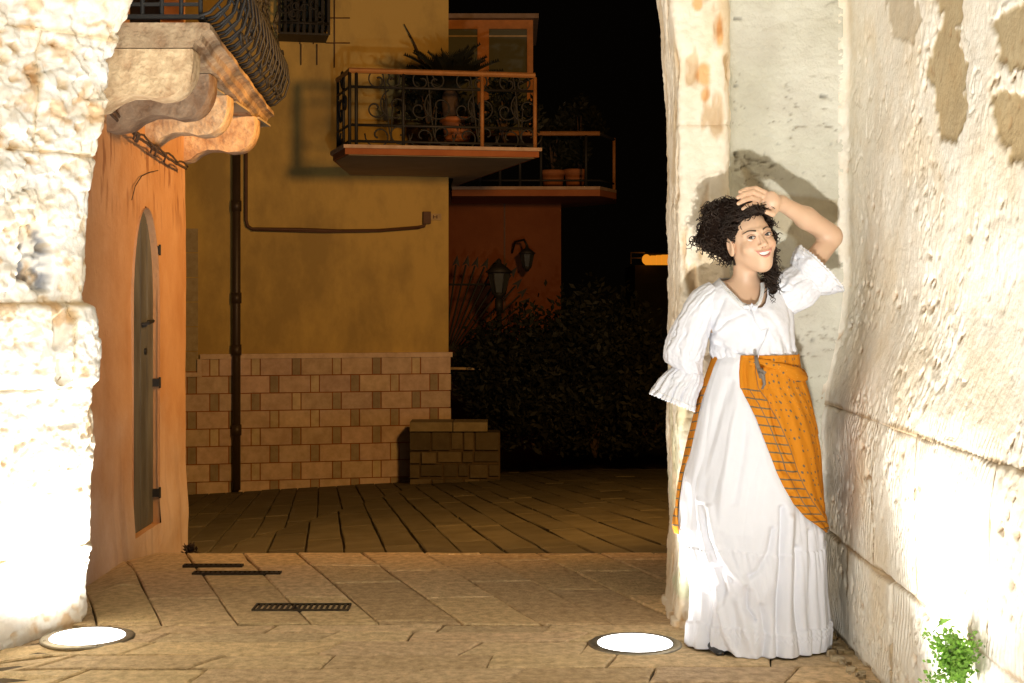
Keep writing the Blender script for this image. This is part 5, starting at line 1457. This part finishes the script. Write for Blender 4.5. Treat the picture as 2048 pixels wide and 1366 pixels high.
# scarf tied round the hips, open in front
fe = tab([(700, 1476), (740, 1470), (770, 1470), (800, 1484), (830, 1497), (860, 1507), (900, 1521), (930, 1531), (960, 1545), (990, 1562), (1020, 1588), (1042, 1618), (1060, 1640), (1075, 1660)])
NU2, NV2 = 420, 260
py2 = np.linspace(708, 1066, NV2); cx2, h2, _ = skirt_base(0*py2, py2)
pf = np.arcsin(np.clip((fe(py2)-cx2)/h2, -1, 1))
wl_ = tab([(700, 3), (760, 3), (820, 1.5), (850, 3), (900, 2.5), (930, .5), (1000, .3), (1030, 1), (1050, 2.5), (1070, 3)])(py2)
pe = 2*PI-PI/2+np.arccos(np.clip(1-wl_/h2, -1, 1))
A_, Tq = np.meshgrid(np.linspace(0, 1, NU2), np.arange(NV2)); PYq = py2[Tq]
PHq = pf[Tq]*(1-A_)+pe[Tq]*A_
arc = A_*(pe-pf)[Tq]*.26
fold = .004*np.sin(arc*95+PYq/28.)*np.exp(-arc*3)+.006*np.abs(np.sin(arc*16+fbm(np.stack([arc*5, PYq/130, 0*arc], -1), 3, 82)*2.4+PYq/150.))+.002*fbm(np.stack([arc*25, PYq/60, 0*arc], -1), 3, 83)
for pl, w, dep in (([(1512, 780), (1525, 850), (1545, 900), (1560, 930)], 5, .010), ([(1520, 790), (1535, 860), (1552, 905)], 4, -.008), ([(1540, 920), (1565, 945), (1575, 960)], 7, -.008),
                   ([(1550, 940), (1575, 1000), (1600, 1020)], 5, .008), ([(1560, 975), (1590, 1010), (1610, 1020)], 5, -.008), ([(1620, 870), (1632, 960), (1636, 1050)], 3, -.010), ([(1480, 720), (1482, 800)], 4, -.006), ([(1494, 715), (1500, 800)], 4, .006)):
    _, _, pxq = skirt_base(PHq, PYq)
    fold = fold+dep*np.exp(-(polyd(pxq, PYq, pl)/w)**2)*(np.cos(PHq) > -.1)
ex_ = .011-.005*sstep(.90, 1, A_)+fold*sstep(0, .02, arc)*(1-.7*sstep(.9, 1, A_))-skirt_d(PHq, PYq, skirt_base(PHq, PYq)[2])*.75
Vq = skirt_pos(PHq, PYq, ex_)
uvq = np.stack([arc, Vq[..., 2]], -1).reshape(-1, 2)
# left edge of the cloth carries the striped border too
back = ((1-A_)*(pe-pf)[Tq]*.26); uvq[:, 0] = np.where(back.reshape(-1) < .12, back.reshape(-1), uvq[:, 0])
scarf = cloth('scarf', Vq, NU2, NV2, M['scarf'], wrap=False, thick=.003, uv=uvq)
# rolled waist of the scarf and its knot
def flat_tube(pts, rw, rt_, n=14, wob=.12, seed=1):
    r_ = random.Random(seed); pts = [Vector(p) for p in pts]; V = []; m_ = len(pts)
    for i, p in enumerate(pts):
        T = (pts[min(i+1, m_-1)]-pts[max(i-1, 0)]).normalized(); up = Vector((0, 0, 1)); o_ = T.cross(up).normalized(); up = o_.cross(T)
        w_, t_ = (rw[i] if hasattr(rw, '__len__') else rw), (rt_[i] if hasattr(rt_, '__len__') else rt_)
        for k in range(n):
            a = 2*PI*k/n; f = 1+wob*math.sin(3*a+i*.35)+wob*.6*math.sin(5*a-i*.22)
            V.append(p+up*math.cos(a)*w_*f+o_*math.sin(a)*t_*f)
    return np.array([tuple(v) for v in V]), gridF(n, m_, True)
pts = []; n_ = 60
for k in range(n_):
    t = k/(n_-1); ph0 = -.28+t*3.4; py = 722+34*sstep(0, 1, np.array(min(1, (ph0+.2)/1.7)))-14*max(0, ph0-1.6)
    pts.append(skirt_pos(np.array(ph0), np.array(float(py)), .016))
rw_ = [.010+.015*math.sin(PI*min(1, k/22)*.5) for k in range(n_)]
V, F = flat_tube(pts, rw_, .012, wob=.24)
uvr = np.stack([np.repeat(np.arange(n_)*.011+.13, 14), np.tile(np.arange(14)*.01, n_)], -1)
put('scarf_roll', V, F, M['scarf'], scarf, True, uv=uvr)
kn = MB(); kn.tube([P(1512, 712, 5.05), P(1514, 728, 5.035), P(1519, 742, 5.03), P(1522, 756, 5.03)], [.006, .008, .008, .006], 8).tube([P(1518, 742, 5.03), P(1526, 752, 5.02), P(1529, 768, 5.03), P(1524, 778, 5.035)], [.007, .008, .006, .004], 8).tube([P(1522, 756, 5.03), P(1530, 745, 5.02), P(1516, 738, 5.025)], .006, 8)
kn.build('scarf_tie', M['trim'], scarf, True)
# ---- blouse
TB = [(556, 1440, 1536), (562, 1434, 1544), (570, 1424, 1556), (578, 1411, 1568), (588, 1401, 1577), (600, 1398, 1581), (620, 1404, 1584), (640, 1414, 1587), (665, 1420, 1588), (690, 1422, 1589), (704, 1422, 1591), (715, 1426, 1592), (724, 1434, 1588)]
bl = tab([(a_, b_) for a_, b_, c_ in TB]); br = tab([(a_, c_) for a_, b_, c_ in TB])
bry = tab([(556, .060), (570, .085), (590, .105), (620, .128), (650, .135), (690, .132), (710, .135), (724, .12)])
NU3, NV3 = 420, 220
PH3, PY3 = np.meshgrid(np.linspace(-PI, PI, NU3, endpoint=False), np.linspace(556, 726, NV3))
l3, r3 = bl(PY3), br(PY3); cx3 = (l3+r3)/2; h3 = (r3-l3)/2; px3 = cx3+h3*np.sin(PH3)
rx3 = h3/FPX*5.25; ry3 = bry(PY3)
fr3 = np.clip(np.cos(PH3), 0, 1)
bust = .022*(np.exp(-(((px3-1460)/30)**2+((PY3-645)/26)**2))+np.exp(-(((px3-1535)/28)**2+((PY3-645)/26)**2)))*fr3
wv_ = fbm(np.stack([np.sin(PH3)*2, np.cos(PH3)*2, PY3/45], -1), 3, 84)
d3 = bust+.0045*np.sin(16*PH3+wv_*3)*sstep(660, 715, PY3)+.003*np.sin(37*PH3+wv_*5)*sstep(675, 720, PY3)+.005*wv_+.0022*fbm(np.stack([np.sin(PH3)*7, np.cos(PH3)*7, PY3/14], -1), 3, 85)
for pl, w, dep in (([(1497, 622), (1490, 660), (1500, 700)], 5, -.004), ([(1440, 600), (1422, 650), (1415, 700)], 5, -.006), ([(1520, 625), (1540, 655), (1570, 700)], 6, -.005), ([(1480, 625), (1450, 640), (1425, 665)], 4, -.004),
                   ([(1430, 690), (1470, 705), (1505, 712)], 5, -.006), ([(1425, 675), (1450, 690), (1480, 702)], 5, .005), ([(1570, 610), (1575, 660), (1580, 710)], 5, -.006), ([(1505, 625), (1515, 650), (1535, 680)], 4, .004), ([(1450, 585), (1470, 612), (1488, 628)], 3, .003)):
    d3 = d3+dep*np.exp(-(polyd(px3, PY3, pl)/w)**2)*(np.cos(PH3) > 0)
yc3 = 5.255
V3_ = np.stack([(cx3-CX)/FPX*5.25+np.sin(PH3)*(rx3+d3), yc3-np.cos(PH3)*(ry3+d3), CAMZ-(PY3-HY)/FPX*5.25+0*PH3], -1)
neck = [(1432, 540), (1439, 560), (1449, 576), (1464, 593), (1480, 609), (1496, 616), (1512, 615), (1521, 606), (1526, 592), (1528, 576), (1527, 562), (1530, 540)]
def nmask(ct):
    px, py = ct[:, 0]/5.25*FPX+CX, HY-(ct[:, 2]-CAMZ)/5.25*FPX
    return ~((pmask(px, py, neck, .5) > .5) & (ct[:, 1] < yc3))
cloth('blouse', V3_, NU3, NV3, M['cotton'], thick=.003, mask=nmask)
bv = BVHTree.FromPolygons([tuple(v) for v in V3_.reshape(-1, 3)], gridF(NU3, NV3, True).tolist())
def onblouse(px, py, off=.004):
    o_ = Vector((0, 0, CAMZ)); d = (P(px, py, 5.25)-o_).normalized(); r = bv.ray_cast(o_+d*4, d)
    return (r[0]-d*off) if r[0] is not None else P(px, py, 5.17)
pts = []; nk = neck[1:-1]
for i in range(len(nk)-1):
    for j in range(10):
        t = j/10; pts.append((nk[i][0]*(1-t)+nk[i+1][0]*t, nk[i][1]*(1-t)+nk[i+1][1]*t))
lc = MB(); L0 = [onblouse(a_, b_+1, .003) for a_, b_ in pts]
for i in range(3, len(L0)-3): L0[i] = (L0[i-1]+L0[i]+L0[i+1])/3
lc.tube(L0, .0022, 6)
cen_ = P(1494, 590, 5.1)
for i in range(0, len(L0), 2):
    p = L0[i]; d = (p-cen_); d.y = 0; d.normalize(); a_ = p-d*.004
    for s_ in (-1, 1):
        e_ = a_-d*.008+Vector((-d.z, 0, d.x))*.005*s_; lc.tube([p+Vector((0, -.002, 0)), e_+Vector((0, -.003, 0)), a_-d*.004], .0022, 4)
lc.build('neckline_lace', M['lace'], W, True)
bw_ = MB()
for k in range(16):
    a = rh.uniform(0, 2*PI); r_ = rh.uniform(.008, .024); c_ = onblouse(1500, 616, .008)
    e_ = c_+Vector((math.cos(a)*r_*1.3, -.008-rh.random()*.01, math.sin(a)*r_*.7)); m_ = c_.lerp(e_, .5)+Vector((0, -.01, .004))
    V, F = flat_tube([c_, m_, e_], .006, .002, 8); bw_.add(V, F.tolist())
bw_.build('bow', M['cotton'], W, True)
st = MB(); st.tube([onblouse(1502, 620, .008), onblouse(1510, 640, .006), onblouse(1522, 662, .005), onblouse(1538, 656, .006)], .0022, 5).tube([onblouse(1536, 660, .006), onblouse(1530, 680, .005), onblouse(1520, 700, .006), onblouse(1514, 722, .02)], .0028, 5)
st.build('drawstring', M['cotton'], W, True)
# ---- sleeves
def sleeve(name, secs, nu=200, sub=26, thick=.003, folds=(9, .006), seed=1, edge=0, zig=0):
    """secs: (center, axis, ru, rv, fold amplitude); cross sections perpendicular to axis"""
    C_ = [Vector(s[0]) for s in secs]; n = len(secs); V = []; th = np.linspace(0, 2*PI, nu, endpoint=False)
    tt = np.linspace(0, n-1, (n-1)*sub+1)
    cen = np.array([tuple(c) for c in C_]); ax = np.array([tuple(Vector(s[1]).normalized()) for s in secs]); rr = np.array([s[2:5] for s in secs], float)
    def ip(A, t):
        i = np.clip(np.floor(t).astype(int), 0, n-2); f = t-i; a = A[np.clip(i-1, 0, n-1)]; b_ = A[i]; c_ = A[i+1]; d_ = A[np.clip(i+2, 0, n-1)]
        return .5*((2*b_)+(-a+c_)*f+(2*a-5*b_+4*c_-d_)*f*f+(-a+3*b_-3*c_+d_)*f**3)
    out = np.zeros((len(tt), nu, 3))
    for r_i, t in enumerate(tt):
        c_ = ip(cen, t); a = ip(ax, t); a = a/np.linalg.norm(a); ru, rv, am = ip(rr, t)
        yv = np.array([0, 1, 0.]); u = np.cross(a, yv); u /= np.linalg.norm(u); v = np.cross(u, a)
        s_ = np.stack([np.cos(th)*1.5, np.sin(th)*1.5, np.full(nu, t*.9+seed)], -1); w_ = fbm(s_, 3, seed)
        dd = am*(np.abs(np.sin(folds[0]/2*th+w_*2.5))**.8*1.6-.8+.35*np.sin(folds[0]*1.9*th+w_*5))+.006*w_+.002*fbm(s_*4, 3, seed+4)
        out[r_i] = c_+np.outer(np.cos(th)*(ru+dd), u)+np.outer(np.sin(th)*(rv+dd), v)
        if r_i >= len(tt)-3 and zig: out[r_i] += np.outer(zig*(np.abs(np.sin(th*24))*(r_i-len(tt)+4)/3), a)
    return cloth(name, out, nu, len(tt), M['cotton'], thick=thick), out
px_ = 1/FPX*5.26
def sp_(px, py, Y, ax, a, b, am): return (P(px, py, Y), ax, a*px_, b*px_, am)
dn = Vector
o1, _ = sleeve('sleeve', [sp_(1434, 584, 5.255, (-.7, 0, -.6), 26, 34, .001), sp_(1414, 604, 5.255, (-.5, 0, -.8), 33, 42, .003), sp_(1394, 634, 5.255, (-.3, 0, -1), 33, 44, .004), sp_(1379, 668, 5.26, (-.25, 0, -1), 35, 44, .005),
                          sp_(1369, 700, 5.265, (-.2, 0, -1), 37, 44, .006), sp_(1367, 724, 5.27, (-.1, 0, -1), 35, 40, .005), sp_(1376, 742, 5.275, (-.3, .1, -1), 29, 33, .003)], seed=3)
o2, rf1 = sleeve('sleeve_ruffle', [sp_(1377, 740, 5.275, (-.3, .1, -1), 28, 32, .003), sp_(1371, 754, 5.27, (-.38, .1, -1), 34, 36, .005), sp_(1357, 776, 5.255, (-.50, .05, -1), 38, 40, .008), sp_(1346, 803, 5.24, (-.40, .0, -1), 43, 44, .011)], folds=(14, .006), seed=5, zig=.007)
o3, _ = sleeve('sleeve', [sp_(1548, 606, 5.26, (.7, 0, .45), 40, 36, .002), sp_(1572, 590, 5.265, (.8, 0, .6), 40, 44, .004), sp_(1592, 578, 5.27, (.72, 0, .70), 44, 46, .004), sp_(1612, 560, 5.28, (.70, 0, .71), 40, 42, .004)], seed=7)
o4, rf2 = sleeve('sleeve_ruffle', [sp_(1610, 562, 5.28, (.70, 0, .71), 40, 41, .003), sp_(1620, 553, 5.285, (.70, 0, .71), 50, 45, .004), sp_(1631, 544, 5.29, (.70, 0, .71), 58, 49, .005), sp_(1641, 537, 5.295, (.71, 0, .70), 62, 51, .007)], folds=(9, .006), seed=9, zig=.006)
for rf in (rf1, rf2):     # lace line just above each ruffle edge
    row = rf[-9]; lm = MB(); c0_ = row.mean(0)
    pts = [Vector(p)+(Vector(p)-Vector(c0_)).normalized()*.002 for p in row]; pts.append(pts[0])
    lm.tube(pts, .0022, 4, False)
    row = rf[-2]; pts = [Vector(p) for p in row]; pts.append(pts[0]); lm.tube(pts, [.0022+.0012*math.sin(i*1.5) for i in range(len(pts))], 4, False)
    lm.build('ruffle_lace', M['lace'], W, True)
# blouse bulging over the waist
# shoes
for px, yy, sc_ in ((1441, 5.075, 1), (1478, 5.09, 1)):
    q_ = P(px, 1300, yy); V = []; n_ = 16; m2 = 9
    for i in range(m2):
        t = i/(m2-1); w = .037*math.sin(PI*min(.97, .08+t*.62))**.6*sc_; h = .020+.035*t
        for k in range(n_):
            a = 2*PI*k/n_; V.append((q_.x+w*math.cos(a), q_.y+.16*t, max(.001, .5*h+.5*h*math.sin(a)*1.0)))
    F = gridF(n_, m2, True).tolist()+[list(range(n_))[::-1], [(m2-1)*n_+k for k in range(n_)]]
    put('shoe', V, F, M['shoe'], W, True)
